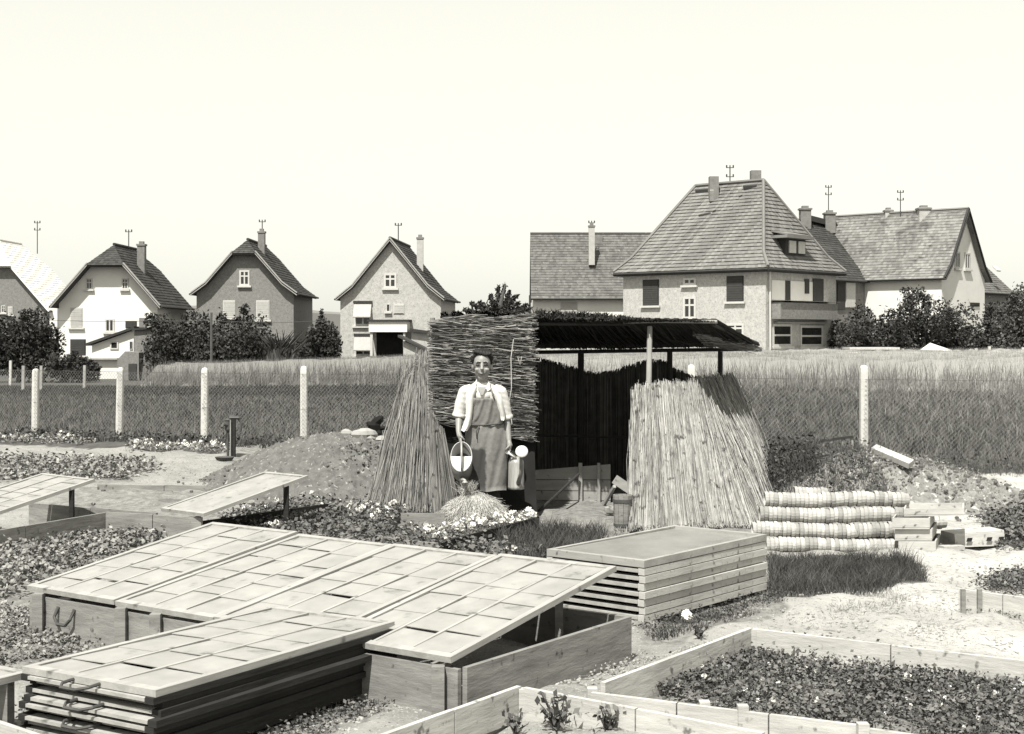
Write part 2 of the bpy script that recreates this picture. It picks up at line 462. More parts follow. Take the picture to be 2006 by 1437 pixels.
v = np.concatenate([np.stack([xs, np.full(140, 430.), np.full(140, -2.)], 1), np.stack([xs, np.full(140, 430.), top], 1),
                    np.stack([xs, np.full(140, 470.), top + 1], 1), np.stack([xs, np.full(140, 470.), np.full(140, -2.)], 1)])
k = np.arange(139)
mb.add(v, np.concatenate([np.stack([k + a * 140, k + 1 + a * 140, k + 1 + (a + 1) * 140, k + (a + 1) * 140], 1) for a in range(3)]))
stuff(mb.build('distant_woodland', MT['hill']))

# ------------------------------------------------------------------ foliage helpers
def leaf_quads(c, size, up=.3, aspect=.6, flat=None):
    """c (n,3) leaf centres, size (n,) -> rhombic leaf faces"""
    n = len(c)
    a = RNG.normal(0, 1, (n, 3)); a[:, 2] = np.abs(a[:, 2]) * up
    a /= np.linalg.norm(a, axis=1)[:, None] + 1e-9
    q = RNG.normal(0, 1, (n, 3))
    if flat is not None: q[:, 2] += flat
    b = np.cross(a, q); b /= np.linalg.norm(b, axis=1)[:, None] + 1e-9
    s = np.asarray(size)[:, None]
    v = np.stack([c - a * s * .5, c + b * s * aspect * .5, c + a * s * .5, c - b * s * aspect * .5], 1).reshape(-1, 3)
    return v, np.arange(4 * n).reshape(n, 4)
def blades(base, h, w, lean=.35, droop=0.0):
    n = len(base); ang = RNG.uniform(0, 2 * np.pi, n); ln = RNG.normal(0, lean, (n, 2)) * np.asarray(h)[:, None]
    s = np.stack([np.cos(ang), np.sin(ang), np.zeros(n)], 1) * np.asarray(w)[:, None] / 2
    mid = base + np.stack([ln[:, 0] * .35, ln[:, 1] * .35, h * .55], 1)
    tip = base + np.stack([ln[:, 0], ln[:, 1], h * (1 - droop)], 1)
    v = np.stack([base - s, base + s, mid + s * .7, mid - s * .7, tip], 1).reshape(-1, 3)
    k = 5 * np.arange(n)
    return v, np.stack([k, k + 1, k + 2, k + 3], 1), np.stack([k + 3, k + 2, k + 4], 1)
def add_blades(mb, *a, **kw):
    v, q, t = blades(*a, **kw); o = mb.n; mb.add(v, q); mb.Fs.append(t + o)
def crown_pts(clumps, n):
    """points in and on a set of (x,y,z,rx,ry,rz) clumps"""
    w = np.array([c[3] * c[5] + c[4] * c[5] for c in clumps]); w /= w.sum()
    k = RNG.choice(len(clumps), n, p=w); C = np.array(clumps)[k]
    d = RNG.normal(0, 1, (n, 3)); d /= np.linalg.norm(d, axis=1)[:, None]
    r = RNG.uniform(.35, 1, n) ** .5 * (1 + .12 * RNG.normal(0, 1, n))
    return C[:, :3] + d * r[:, None] * C[:, 3:]
def bush(name, label, cat, u0, u1, v0, v1, Y, n=2600, leaf=.3, mat='leaf_dark', group=None, base=None, depth=None, nclump=9, trunk=True):
    a, b = D(u0, v0, Y), D(u1, v1, Y)
    z0 = terrain(np.array([(a[0] + b[0]) / 2]), np.array([Y]))[0] if base is None else base
    cx, w, z1 = (a[0] + b[0]) / 2, b[0] - a[0], a[2]
    hh = z1 - z0; dp = depth or w * .45
    t = thing(name, label, cat, (cx, Y, z0), group)
    cl = []
    for i in range(nclump):
        fx = (i + .5) / nclump * 2 - 1 + RNG.uniform(-.1, .1)
        env = math.sqrt(max(.05, 1 - fx * fx * .45)) * RNG.uniform(.8, 1.04)
        rz = hh * RNG.uniform(.2, .32); rx = w * RNG.uniform(.13, .2)
        cl.append((cx + fx * w * .4, Y + RNG.uniform(-.5, .5) * dp * .7, z0 + hh * env * RNG.uniform(.74, .9) - rz * .5, rx, rx, rz))
        cl.append((cx + fx * w * .38, Y + RNG.uniform(-.5, .2) * dp, z0 + hh * RNG.uniform(.2, .5), rx * 1.15, rx, hh * .25))
    for i in range(nclump * 3):                         # stray sprays break the outline
        c = cl[RNG.integers(0, len(cl))]; d = nrm(RNG.normal(0, 1, 3) + V3(0, -.3, .5))
        q = np.array(c[:3]) + d * np.array(c[3:]) * RNG.uniform(.8, 1.15); r = w * RNG.uniform(.03, .075)
        cl.append((q[0], q[1], q[2], r, r, r * 1.2))
    n = int(n * 2.6); leaf *= .62
    p = crown_pts(cl, n); p[:, 2] = np.maximum(p[:, 2], z0 + .05)
    mb = MB(); mb.add(*leaf_quads(p, RNG.uniform(.4, 1.4, n) * leaf, up=1, aspect=.6))
    mb.build('crown' if cat == 'tree' else 'foliage', MT[mat], t)
    if trunk:
        mb = MB()
        r = max(.06, hh * .03)
        mb.tube([(cx, Y, z0 - .1), (cx + .05 * hh, Y, z0 + hh * .3), (cx - .02 * hh, Y, z0 + hh * .65)], [r * 1.4, r, r * .4], 8)
        for c in cl[::3]:
            mb.tube([(cx, Y, z0 + hh * .2), ((cx + c[0]) / 2, (Y + c[1]) / 2, z0 + hh * .4), c[:3]], [r * .6, r * .4, r * .15], 5)
        mb.build('trunk' if cat == 'tree' else 'stem', MT['bark'], t)
    return t

# ------------------------------------------------------------------ houses
def tile_rows(mb, rows, nv, tw, th):
    for i in range(len(rows) - 1):
        L0, R0 = rows[i]; L1, R1 = rows[i + 1]
        m = max(1, int(round(np.linalg.norm(R0 - L0) / tw)))
        sh = .5 * (i % 2) / m
        s = np.clip(np.linspace(0, 1, m + 1) + sh, 0, 1)
        s[0] = 0
        a0 = L0 + (R0 - L0) * s[:-1, None]; b0 = L0 + (R0 - L0) * s[1:, None]
        a1 = L1 + (R1 - L1) * s[:-1, None]; b1 = L1 + (R1 - L1) * s[1:, None]
        up = (a1 - a0) * .06
        lift = th * RNG.uniform(.75, 1.3, m)[:, None]
        v = np.stack([a0 + nv * lift, b0 + nv * lift, b1 + up + nv * th * .1, a1 + up + nv * th * .1, a0 - nv * .01, b0 - nv * .01], 1).reshape(-1, 3)
        k = 6 * np.arange(m)[:, None]
        mb.add(v, np.concatenate([k + np.array([0, 1, 2, 3]), k + np.array([4, 5, 1, 0])]))
def slab(mb, rows, nv, thick):
    n = len(rows)
    t = np.array([p for r in rows for p in r]); b = t - nv * thick
    o = mb.n
    i = 2 * np.arange(n - 1)
    top = np.stack([i, i + 1, i + 3, i + 2], 1); m = len(t)
    f = [top, top[:, ::-1] + m, np.stack([i, i + 2, i + 2 + m, i + m], 1), np.stack([i + 1, i + 1 + m, i + 3 + m, i + 3], 1),
         np.array([[0, m, m + 1, 1]]), np.array([[2 * n - 2, 2 * n - 1, m + 2 * n - 1, m + 2 * n - 2]])]
    mb.add(np.concatenate([t, b]), f[0])
    for q in f[1:]: mb.Fs.append(q + o)
def subdiv_rows(Ls, Rs, cd):
    rows = []
    for i in range(len(Ls) - 1):
        L0, L1, R0, R1 = Ls[i], Ls[i + 1], Rs[i], Rs[i + 1]
        n = max(1, int(round(np.linalg.norm((L1 + R1 - L0 - R0) / 2) / cd)))
        for k in range(n): rows.append((L0 + (L1 - L0) * k / n, R0 + (R1 - R0) * k / n))
    rows.append((Ls[-1], Rs[-1]))
    return rows
def roof_face(ms, mt, Ls, Rs, cd=.26, tw=.2, th=.032, thick=.14):
    Ls = [np.asarray(p, float) for p in Ls]; Rs = [np.asarray(p, float) for p in Rs]
    for i in range(len(Ls) - 1):
        nv = np.cross(Rs[i] - Ls[i], (Ls[i + 1] + Rs[i + 1] - Ls[i] - Rs[i]) / 2); nv = nrm(nv)
        if nv[2] < 0: nv = -nv
        rows = subdiv_rows(Ls[i:i + 2], Rs[i:i + 2], cd)
        slab(ms, [rows[0], rows[-1]], nv, thick)
        tile_rows(mt, rows, nv, tw, th)

class Facade:
    """a vertical wall plane: origin o, horizontal unit r (rightwards seen from outside), outward normal n"""
    def __init__(s, o, r): s.o = np.asarray(o, float); s.r = nrm((r[0], r[1], 0)); s.n = V3(s.r[1], -s.r[0], 0)
    def px(s, u, v):
        a = (u - CX) / F
        t = (a * s.o[1] - s.o[0]) / (s.r[0] - a * s.r[1])
        y = s.o[1] + t * s.r[1]
        return t, H - (v - HY) / F * y
    def at(s, t, z, d=0.0): 
        p = s.o + s.r * t + s.n * d; p[2] = z; return p
    def slabbox(s, mb, t0, t1, z0, z1, d0, d1):
        mb.obox(s.at(t0, z0, d1), s.r * (t1 - t0), -s.n * (d1 - d0), V3(0, 0, z1 - z0))
def window(fc, parent, u0, v0, u1, v1, style='cross', sill=True, mat=None):
    t0, z1 = fc.px(u0, v0); t1, z0 = fc.px(u1, v1)
    w, h = t1 - t0, z1 - z0
    if style in ('shutter_dark', 'shutter_pale', 'blind'):
        mb = MB(); fc.slabbox(mb, t0, t1, z0, z1, -.05, .05)
        fr = mb.build('window', MT['frame_white' if style != 'shutter_dark' else 'eave'], parent)
        mb = MB(); ns = max(4, int(h / .14))
        for i in range(ns):
            a = z0 + .04 + (h - .08) * i / ns
            fc.slabbox(mb, t0 + .05, t1 - .05, a, a + (h - .08) / ns * .9, .04, .075 + .01 * (i % 2))
        mb.build('shutter', MT[style], fr)
    else:
        mb = MB(); b = min(.13, w * .16)
        fc.slabbox(mb, t0 + b * .5, t1 - b * .5, z0 + b * .5, z1 - b * .5, -.06, .012)
        for (a, c, e, g) in ((t0, t0 + b, z0, z1), (t1 - b, t1, z0, z1), (t0 + b, t1 - b, z0, z0 + b), (t0 + b, t1 - b, z1 - b, z1)):
            fc.slabbox(mb, a, c, e, g, -.05, .06)
        xs, zs = [t0 + b, t1 - b], [z0 + b, z1 - b]
        if style in ('cross', 'tee'):
            m = (t0 + t1) / 2; fc.slabbox(mb, m - b * .4, m + b * .4, z0 + b, z1 - b, -.05, .055); xs.insert(1, m)
        if style in ('cross', 'bars'):
            zz = z0 + h * (.62 if style == 'cross' else .5); fc.slabbox(mb, t0 + b, t1 - b, zz - b * .4, zz + b * .4, -.05, .052); zs.insert(1, zz)
        fr = mb.build('window', MT['frame_white'], parent)
        for i in range(len(xs) - 1):
            for j in range(len(zs) - 1):
                mb = MB(); fc.slabbox(mb, xs[i] + .01, xs[i + 1] - .01, zs[j] + .01, zs[j + 1] - .01, .014, .024)
                mb.build('pane', MT['pane'], fr)
    if sill:
        mb = MB(); fc.slabbox(mb, t0 - .12, t1 + .12, z0 - .12, z0, -.05, .16)
        mb.build('sill', MT['frame_white'], fr)
    return fr
def plain(fc, parent, name, mat, u0, v0, u1, v1, d0, d1):
    t0, z1 = fc.px(u0, v0); t1, z0 = fc.px(u1, v1)
    mb = MB(); fc.slabbox(mb, t0, t1, z0, z1, d0, d1); return mb.build(name, mat, parent)
def chimney(parent, p, w, h, mat, d=None):
    """stack with a cap and pots; p is the middle of its foot"""
    d = d or w; mb = MB(); x, y, z = p
    mb.box((x - w / 2, y - d / 2, z), (x + w / 2, y + d / 2, z + h))
    c = mb.build('chimney', MT[mat], parent)
    return c
def chimney_cap(parent, p, w, h, d=None):
    d = d or w; mb = MB(); x, y, z = p
    mb.box((x - w * .6, y - d * .6, z + h), (x + w * .6, y + d * .6, z + h + .12))
    mb.box((x - w * .3, y - d * .3, z + h + .12), (x + w * .3, y + d * .3, z + h + .3))
    return mb
def mast(parent, p, h, arms=2):
    mb = MB(); x, y, z = p
    mb.tube([(x, y, z - .3), (x, y, z + h)], .035, 6)
    for i in range(arms):
        zz = z + h - .15 - i * .55
        mb.beam((x - .24, y, zz), (x + .24, y, zz), .045, .045)
        for s in (-.2, .2):
            mb.lathe([(.02, 0), (.045, .02), (.045, .12), (.02, .15)], 6, (x + s, y, zz + .02))
    return mb.build('roof_mast', MT['dark_metal'], parent)

def gable_house(name, label, O, r, W, L, z0, he, hr, wall, roof, hip=None, ov=.35, fo=.45, kick=0.0, cat='house', barge='barge', bw=.2):
    """front gable wall centred on O; r points right along it; ridge runs back from it"""
    r = nrm((r[0], r[1], 0)); b = V3(-r[1], r[0], 0)
    t = thing(name, label, cat, (O[0], O[1], z0))
    P = lambda x, y, z: V3(O[0], O[1], 0) + r * x + b * y + V3(0, 0, z)
    hw = W / 2
    ex = hw + ov
    slope = (hr - he) / hw
    ze = he - slope * ov * (.35 if kick else 1)
    prof = [(ex, ze)] + ([(hw * (1 - kick), he + slope * hw * kick * .8)] if kick else []) + [(0, hr)]
    def xat(z):
        for (xa, za), (xb, zb) in zip(prof, prof[1:]):
            if z <= zb + 1e-6: return xa + (xb - xa) * (z - za) / (zb - za)
        return 0
    zt = hip or hr
    # wall body
    pts = [(-hw, z0 - .5), (hw, z0 - .5)]
    side = [(x, z) for x, z in prof if x < hw and z < zt]
    pr = [(hw, np.interp(hw, [q[0] for q in prof[::-1]], [q[1] for q in prof[::-1]]))] + side
    if hip: pr.append((xat(hip), hip))
    else: pr.append((0.0, hr))
    pr = [(x, z - .1) for x, z in pr]
    pts += pr + [(-x, z) for x, z in pr[::-1] if x > 1e-6]
    mb = MB(); mb.prism([P(x, 0, z) for x, z in pts], b * L)
    wl = mb.build('wall', MT[wall], t)
    ms, mt = MB(), MB()
    yr = 0.0
    if hip: yr = (hr - hip) / slope * 1.15
    for s in (1, -1):
        pts = list(prof)
        if hip:
            k = [i for i, q in enumerate(pts) if q[1] < hip]
            pts = pts[:k[-1] + 1] + [(xat(hip), hip)] + pts[k[-1] + 1:]
        Ls, Rs = [], []
        for x, z in pts:
            g = 0 if (not hip or z <= hip) else (z - hip) / (hr - hip) * (yr + fo)
            Ls.append(P(s * x, -fo + g, z)); Rs.append(P(s * x, L + fo - g, z))
        roof_face(ms, mt, Ls, Rs)
    if hip:
        xh = xat(hip)
        roof_face(ms, mt, [P(-xh - .1, -fo - .12, hip - .1), P(0, yr, hr)], [P(xh + .1, -fo - .12, hip - .1), P(0, yr + .01, hr)])
        roof_face(ms, mt, [P(-xh - .1, L + fo + .12, hip - .1), P(0, L - yr, hr)], [P(xh + .1, L + fo + .12, hip - .1), P(0, L - yr + .01, hr)])
    for q in range(len(mt.V)): ms.V.append(mt.V[q])
    base = ms.n
    for f in mt.Fs: ms.Fs.append(f + base)
    ms.n += mt.n
    mb = ms
    mb.tube([P(0, yr - (0 if hip else fo), hr + .06), P(0, L - yr + (0 if hip else fo), hr + .06)], .1, 6)
    rf = mb.build('roof', MT[roof], t)
    if barge:
        for s in (1, -1):
            mb = MB(); pts = [q for q in prof if q[1] < zt - 1e-6] + ([(xat(zt), zt)] if hip else [(0, hr)])
            for (xa, za), (xb, zb) in zip(pts, pts[1:]):
                mb.beam(P(s * xa, -fo - .03, za - .1), P(s * xb, -fo - .03, zb - .1), .05, bw, up=-b)
                mb.beam(P(s * xa, -fo + .0, za + .07), P(s * xb, -fo + .0, zb + .07), .16, .07)
            mb.build('bargeboard', MT[barge], rf)
    # eaves gutter
    for s in (1, -1):
        mb = MB(); mb.tube([P(s * (ex + .05), -fo, ze - .03), P(s * (ex + .05), L + fo, ze - .03)], .07, 6)
        mb.build('gutter', MT['eave'], rf)
    return t, rf, Facade(P(0, 0, 0), r), P

def stack_on(rf, P, x, y, z, w, h, mat='chim'):
    p = P(x, y, z); chimney(rf, p, w, h, mat); chimney_cap(rf, p, w, h).build('chimney_cap', MT['chim'], rf)

# far left house, cut by the picture edge
t, rf, fc, P = gable_house('house', 'house with a pale roof cut off by the left edge of the photo', (-39.5, 108, 0), (1, 0), 8.6, 9, -.7, 4.2, 9.2, 'brick_grey', 'tile_white', hip=7.2, ov=.4, barge=None)
mast(rf, P(3.3, 1.0, 8.4), 2.2)
window(fc, t, 3, 598, 11, 612, 'cross')
window(fc, t, 16, 600, 25, 616, 'shutter_pale')
plain(fc, t, 'pale_lean_to_wall', MT['white_wall'], 98, 600, 113, 662, -3, .1)

# white house with half-hipped roof
Y1 = 93
t, rf, fc, P = gable_house('house', 'white rendered house with half-hipped dark roof and a lean-to in front', ((212 - CX) / F * Y1, Y1, 0), (1, 0), 6.4, 8.2, -.75, 4.15, 7.84, 'white_wall', 'tile_dark', hip=6.5, ov=.35, fo=.7)
stack_on(rf, P, 1.35, 3.2, 5.9, .5, 2.0)
mast(rf, P(.1, 4.6, 7.7), 1.4, 1)
for q in ((169, 545, 181, 566), (239, 545, 251, 566)): window(fc, t, *q, style='cross')
window(fc, t, 138, 602, 162, 641, 'blind')
window(fc, t, 138, 664, 168, 696, 'shutter_dark')
window(fc, t, 206, 624, 224, 650, 'tee')
window(fc, t, 246, 628, 268, 642, 'shutter_dark', sill=False)
window(fc, t, 297, 612, 306, 634, 'cross')

# grey brick house with half-hipped roof
Y2 = 95
t, rf, fc, P = gable_house('house', 'grey brick house with half-hipped roof and pale shuttered windows behind dark shrubs', ((480 - CX) / F * Y2, Y2, 0), (1, 0), 6.45, 9, -.6, 4.75, 8.27, 'brick_grey', 'tile_dark', hip=7.4, ov=.3, kick=.22)
stack_on(rf, P, .55, 3.2, 7.4, .45, 1.5)
mast(rf, P(.2, 5.4, 8.3), 1.7, 1)
window(fc, t, 469, 529, 489, 559, 'cross')
window(fc, t, 437, 588, 461, 622, 'shutter_pale')
window(fc, t, 502, 588, 528, 626, 'shutter_pale')

# pale brick gable house
Y3 = 93
t, rf, fc, P = gable_house('house', 'pale brick gabled house with awnings and a covered porch left of the reed shelter', ((765 - CX) / F * Y3, Y3, 0), (.9975, -.07), 6.6, 8.5, -.5, 4.35, 8.15, 'brick_pale', 'tile_dark', ov=.25, fo=.3, kick=.25)
stack_on(rf, P, 1.4, 4.0, 6.2, .42, 2.2, 'chim_pale')
mast(rf, P(0, 3.4, 8.15), 1.3, 1)
window(fc, t, 752, 535, 777, 564, 'cross')
window(fc, t, 757, 595, 764, 610, 'plain')
window(fc, t, 771, 595, 792, 614, 'shutter_pale', sill=False)
for (u0, v0, u1, v1, vb) in ((694, 595, 728, 638, 622), (695, 659, 729, 697, 687)):
    w = window(fc, t, u0, v0, u1, v1, 'tee')
    t0, z1 = fc.px(u0, v0); t1, zb = fc.px(u1, vb)
    mb = MB(); mb.hexa([fc.at(t0, zb, .5), fc.at(t1, zb, .5), fc.at(t1, z1, .06), fc.at(t0, z1, .06), fc.at(t0, zb + .06, .52), fc.at(t1, zb + .06, .52), fc.at(t1, z1 + .06, .08), fc.at(t0, z1 + .06, .08)])
    mb.build('awning', MT['blind'], w)
    mb = MB(); fc.slabbox(mb, t0 - .05, t1 + .05, z1 + .04, z1 + .2, -.02, .16); mb.build('blind_box', MT['eave'], w)
porch = plain(fc, t, 'porch_balcony', MT['white_wall'], 729, 628, 803, 650, .0, 1.3)
plain(fc, porch, 'porch_coping', MT['eave'], 726, 626, 807, 629.5, .0, 1.42)
plain(fc, t, 'porch_post', MT['frame_white'], 731, 650, 736, 697, 1.0, 1.2)
plain(fc, t, 'porch_post', MT['frame_white'], 795, 650, 799, 680, 1.0, 1.2)
plain(fc, t, 'porch_back', MT['tar'], 738, 650, 792, 702, .0, .06)
# low shed with mono-pitch roof in front of it
sh = Facade(D(820, 700, 88), (1, 0))
s = thing('garden_shed', 'small shed with sloping dark roof half hidden by the hanging reed mat', 'shed', (D(820, 700, 88)[0], 88, 0))
mb = MB(); mb.prism([sh.at(*sh.px(790, 705)), sh.at(*sh.px(856, 705)), sh.at(*sh.px(856, 692)), sh.at(*sh.px(790, 668))], (0, 2.5, 0)); mb.build('wall', MT['brick_pale'], s)
mb = MB(); mb.prism([sh.at(*sh.px(780, 660), .3), sh.at(*sh.px(850, 694), .3), sh.at(*sh.px(850, 690), .3), sh.at(*sh.px(780, 655.5), .3)], (0, 3.1, 0)); mb.build('roof', MT['tile_dark'], s)
sh = Facade(D(830, 700, 90.5), (1, 0))
s = thing('garden_shed', 'taller pale shed with thin dark roof edge between gabled house and hanging mat', 'shed', (D(830, 700, 90.5)[0], 90.5, 0))
mb = MB(); mb.prism([sh.at(*sh.px(806, 705)), sh.at(*sh.px(858, 705)), sh.at(*sh.px(858, 652)), sh.at(*sh.px(806, 648))], (0, 2, 0)); mb.build('wall', MT['brick_pale'], s)
mb = MB(); mb.prism([sh.at(*sh.px(803, 648.5), .3), sh.at(*sh.px(862, 656), .3), sh.at(*sh.px(862, 651), .3), sh.at(*sh.px(803, 643), .3)], (0, 2.6, 0)); mb.build('roof', MT['eave'], s)

# lean-to and dark shed before the white house
sh = Facade(D(230, 735, 88), (1, 0))
s = thing('garden_shed', 'white lean-to shed with slanting dark roof before the white house', 'shed', (D(230, 735, 88)[0], 88, -.8))
mb = MB(); mb.prism([sh.at(*sh.px(180, 742)), sh.at(*sh.px(262, 742)), sh.at(*sh.px(262, 646)), sh.at(*sh.px(180, 676))], (0, 2.6, 0)); mb.build('wall', MT['white_wall'], s)
mb = MB(); mb.prism([sh.at(*sh.px(170, 677), .3), sh.at(*sh.px(265, 644), .3), sh.at(*sh.px(265, 639), .3), sh.at(*sh.px(170, 672), .3)], (0, 3.2, 0)); mb.build('roof', MT['eave'], s)
plain(sh, s, 'ledge', MT['barge'], 178, 701, 232, 704, .0, .3)
window(sh, s, 216, 668, 232, 684, 'plain', sill=False)
window(sh, s, 254, 668, 260, 684, 'plain', sill=False)
sh2 = Facade(D(282, 735, 86), (1, 0))
s = thing('garden_shed', 'dark timber shed beside the white lean-to with a tiny chimney', 'shed', (D(282, 735, 86)[0], 86, -.8))
mb = MB(); mb.prism([sh2.at(*sh2.px(263, 742)), sh2.at(*sh2.px(299, 742)), sh2.at(*sh2.px(299, 642)), sh2.at(*sh2.px(263, 646))], (0, 3, 0)); mb.build('wall', MT['brick_grey'], s)
mb = MB(); mb.prism([sh2.at(*sh2.px(261, 647), .2), sh2.at(*sh2.px(302, 643), .2), sh2.at(*sh2.px(302, 640), .2), sh2.at(*sh2.px(261, 643), .2)], (0, 3.4, 0)); rf2 = mb.build('roof', MT['eave'], s)
plain(sh2, rf2, 'chimney', MT['chim'], 269, 622, 281, 641, -.9, -.4)
sh3 = Facade(D(250, 738, 84), (1, 0))
s = thing('rabbit_hutch', 'low dark hutch with sloping top under the white lean-to', 'hutch', (D(250, 738, 84)[0], 84, -.75))
mb = MB(); mb.prism([sh3.at(*sh3.px(230, 745)), sh3.at(*sh3.px(272, 745)), sh3.at(*sh3.px(272, 690)), sh3.at(*sh3.px(245, 688)), sh3.at(*sh3.px(230, 704))], (0, 1, 0)); mb.build('body', MT['brick_grey'], s)
plain(sh3, s, 'door', MT['shutter_dark'], 252, 712, 268, 742, 0, .06)

# house behind the shelter, roof side on
Y4 = 100
x0, x1 = (1036 - CX) / F * Y4, (1268 - CX) / F * 104
t, rf, fc, P = gable_house('house', 'long grey tiled roof house seen side on above the reed shelter roof', ((x0 + .3), Y4 + 4.2, 0), (0, -1), 7.6, 8.6, 0, 4.9, 9.25, 'white_wall', 'tile_mid', ov=.4, fo=.15, barge=None)
fs = Facade((0, Y4 + .4, 0), (1, 0))
window(fs, t, 1098, 592, 1131, 618, 'shutter_pale', sill=False)
p = D(1159, 505, Y4 + 1.9); chimney(rf, p - V3(0, 0, .5), .42, 2.7, 'chim_pale'); chimney_cap(rf, p - V3(0, 0, .5), .42, 2.7).build('chimney_cap', MT['chim'], rf)
p = D(1172, 470, Y4 + 3.9); chimney(rf, p - V3(0, 0, .8), .6, 1.1, 'chim'); 
mast(rf, D(1159, 447, Y4 + 2.2), .55, 1)
plain(fs, t, 'downpipe', MT['eave'], 1036, 578, 1040, 640, .02, .1)

# big hip-roofed house
cor = V3(14.2, 80, 0); rl = nrm((.74, -.67, 0)); rr = nrm((.67, .74, 0))      # left face runs -rl from the corner, right face runs +rr
LL, RR_ = 10.05, 7.8
HZ0, HE, HR = 0.0, 5.75, 11.0
t = thing('house', 'large house with tall tiled hip roof, dormer and two rooftop chimneys', 'house', cor)
P5 = lambda a, c, z: cor - rl * a + rr * c + V3(0, 0, z)
mb = MB(); mb.prism([P5(0, 0, -.4), P5(0, RR_, -.4), P5(LL, RR_, -.4), P5(LL, 0, -.4)][::-1], (0, 0, HE + .35)); mb.build('wall', MT['brick_speck'], t)
o = .42
eav = [P5(-o, -o, HE - .1), P5(-o, RR_ + o, HE - .1), P5(LL + o, RR_ + o, HE - .1), P5(LL + o, -o, HE - .1)]
kz = HE + .75; kk = .35
kn = [P5(kk, kk, kz), P5(kk, RR_ - kk, kz), P5(LL - kk, RR_ - kk, kz), P5(LL - kk, kk, kz)]
ra, rb = P5(2.6, RR_ / 2, HR), P5(7.45, RR_ / 2, HR)
ms = MB()
faces = [([eav[3], kn[3], rb], [eav[0], kn[0], ra]), ([eav[0], kn[0], ra], [eav[1], kn[1], ra + rr * .02]), ([eav[1], kn[1], ra], [eav[2], kn[2], rb]), ([eav[2], kn[2], rb], [eav[3], kn[3], rb + rr * .02])]
course_list = []
for Ls, Rs in faces:
    for i in range(2):
        nv = nrm(np.cross(Rs[i] - Ls[i], (Ls[i + 1] + Rs[i + 1] - Ls[i] - Rs[i]) / 2)); nv = nv if nv[2] > 0 else -nv
        rows = subdiv_rows(Ls[i:i + 2], Rs[i:i + 2], .27)
        slab(ms, [rows[0], rows[-1]], nv, .12)
        for k in range(len(rows) - 1):
            mt = MB(); tile_rows(mt, rows[k:k + 2], nv, .21, .06); course_list.append(mt)
rf = ms.build('roof', MT['tile_pale'], t)
for mt in course_list: mt.build('tile_course', MT['tile_pale'], rf)
mb = MB()
for a, c, e in ((eav[0], kn[0], ra), (eav[3], kn[3], rb), (eav[1], kn[1], ra), (eav[2], kn[2], rb)):
    up = V3(0, 0, .1); mb.tube([a + up, c + up, e + up], .1, 6)
mb.tube([ra + V3(0, 0, .08), rb + V3(0, 0, .08)], .12, 6); mb.build('ridge_tiles', MT['tile_pale'], rf)
mb = MB()
for a, c in ((eav[3], eav[0]), (eav[0], eav[1])): mb.tube([a - V3(0, 0, .08), c - V3(0, 0, .08)], .09, 6)
mb.build('gutter', MT['eave'], rf)
mb = MB(); mb.hexa([eav[0] - (0, 0, .2), eav[1] - (0, 0, .2), eav[2] - (0, 0, .2), eav[3] - (0, 0, .2)] + [q - V3(0, 0, .12) for q in eav]); mb.build('soffit', MT['eave'], rf)
for (u, v, w, h) in ((1398, 362, .55, .75), (1480, 352, .6, .8)):
    p = D(u, v, 86.2); chimney(rf, p - V3(0, 0, 1.0), w, h + .75, 'chim')
mast(rf, D(1430, 362, 86.5), 1.2)
fl = Facade(P5(LL, 0, 0), rl); fr_ = Facade(P5(0, 0, 0), rr)
window(fl, t, 1260, 548, 1291, 598, 'shutter_dark')
window(fl, t, 1424, 541, 1457, 590, 'shutter_dark')
window(fl, t, 1339, 544, 1364, 558, 'tee')
window(fl, t, 1339, 581, 1364, 624, 'cross')
window(fl, t, 1424, 633, 1458, 658, 'cross')
# roof hatches, dark slots
for (u0, v0, u1, v1) in ((1363, 372, 1387, 378), (1457, 364, 1482, 370)):
    a = D(u0, v1, 85.0); c = D(u1, v1 - 2, 84.6); mb = MB(); mb.obox(a, c - a, (-.02, .12, .08), (0, -.05, .17)); mb.build('roof_hatch', MT['shutter_dark'], rf)
for (u0, v0) in ((1391, 380), (1446, 376)):
    a = D(u0, v0, 84.7); mb = MB(); mb.obox(a, (.22, -.05, 0), (0, .05, .04), (-.02, -.06, .22)); mb.build('roof_step', MT['barge'], rf)
# right face: balcony, windows, dormer
bal = plain(fr_, t, 'balcony', MT['brick_grey'], 1508, 592, 1620, 626, .0, .7)
plain(fr_, bal, 'balcony_coping', MT['frame_white'], 1506, 588, 1622, 592, .0, .82)
plain(fr_, t, 'balcony_wall', MT['white_wall'], 1511, 548, 1604, 590, .0, .04)
for q in ((1537, 549, 1546, 592), (1575, 546, 1583, 575), (1591, 545, 1611, 592)):
    d = plain(fr_, t, 'balcony_door', MT['shutter_dark'], *q, .04, .09)
for q in ((1513, 634, 1550, 678), (1567, 637, 1611, 678)):
    window(fr_, t, *q, style='bars')
plain(fr_, t, 'window_hood', MT['barge'], 1516, 630, 1614, 634, 0, .25)
plain(fr_, t, 'plinth_ledge', MT['barge'], 1505, 680, 1622, 686, 0, .12)
mb = MB(); mb.tube([fr_.at(.25, HE - .2, .12), fr_.at(.3, 0, .12)], .06, 6); mb.build('downpipe', MT['frame_white'], t)
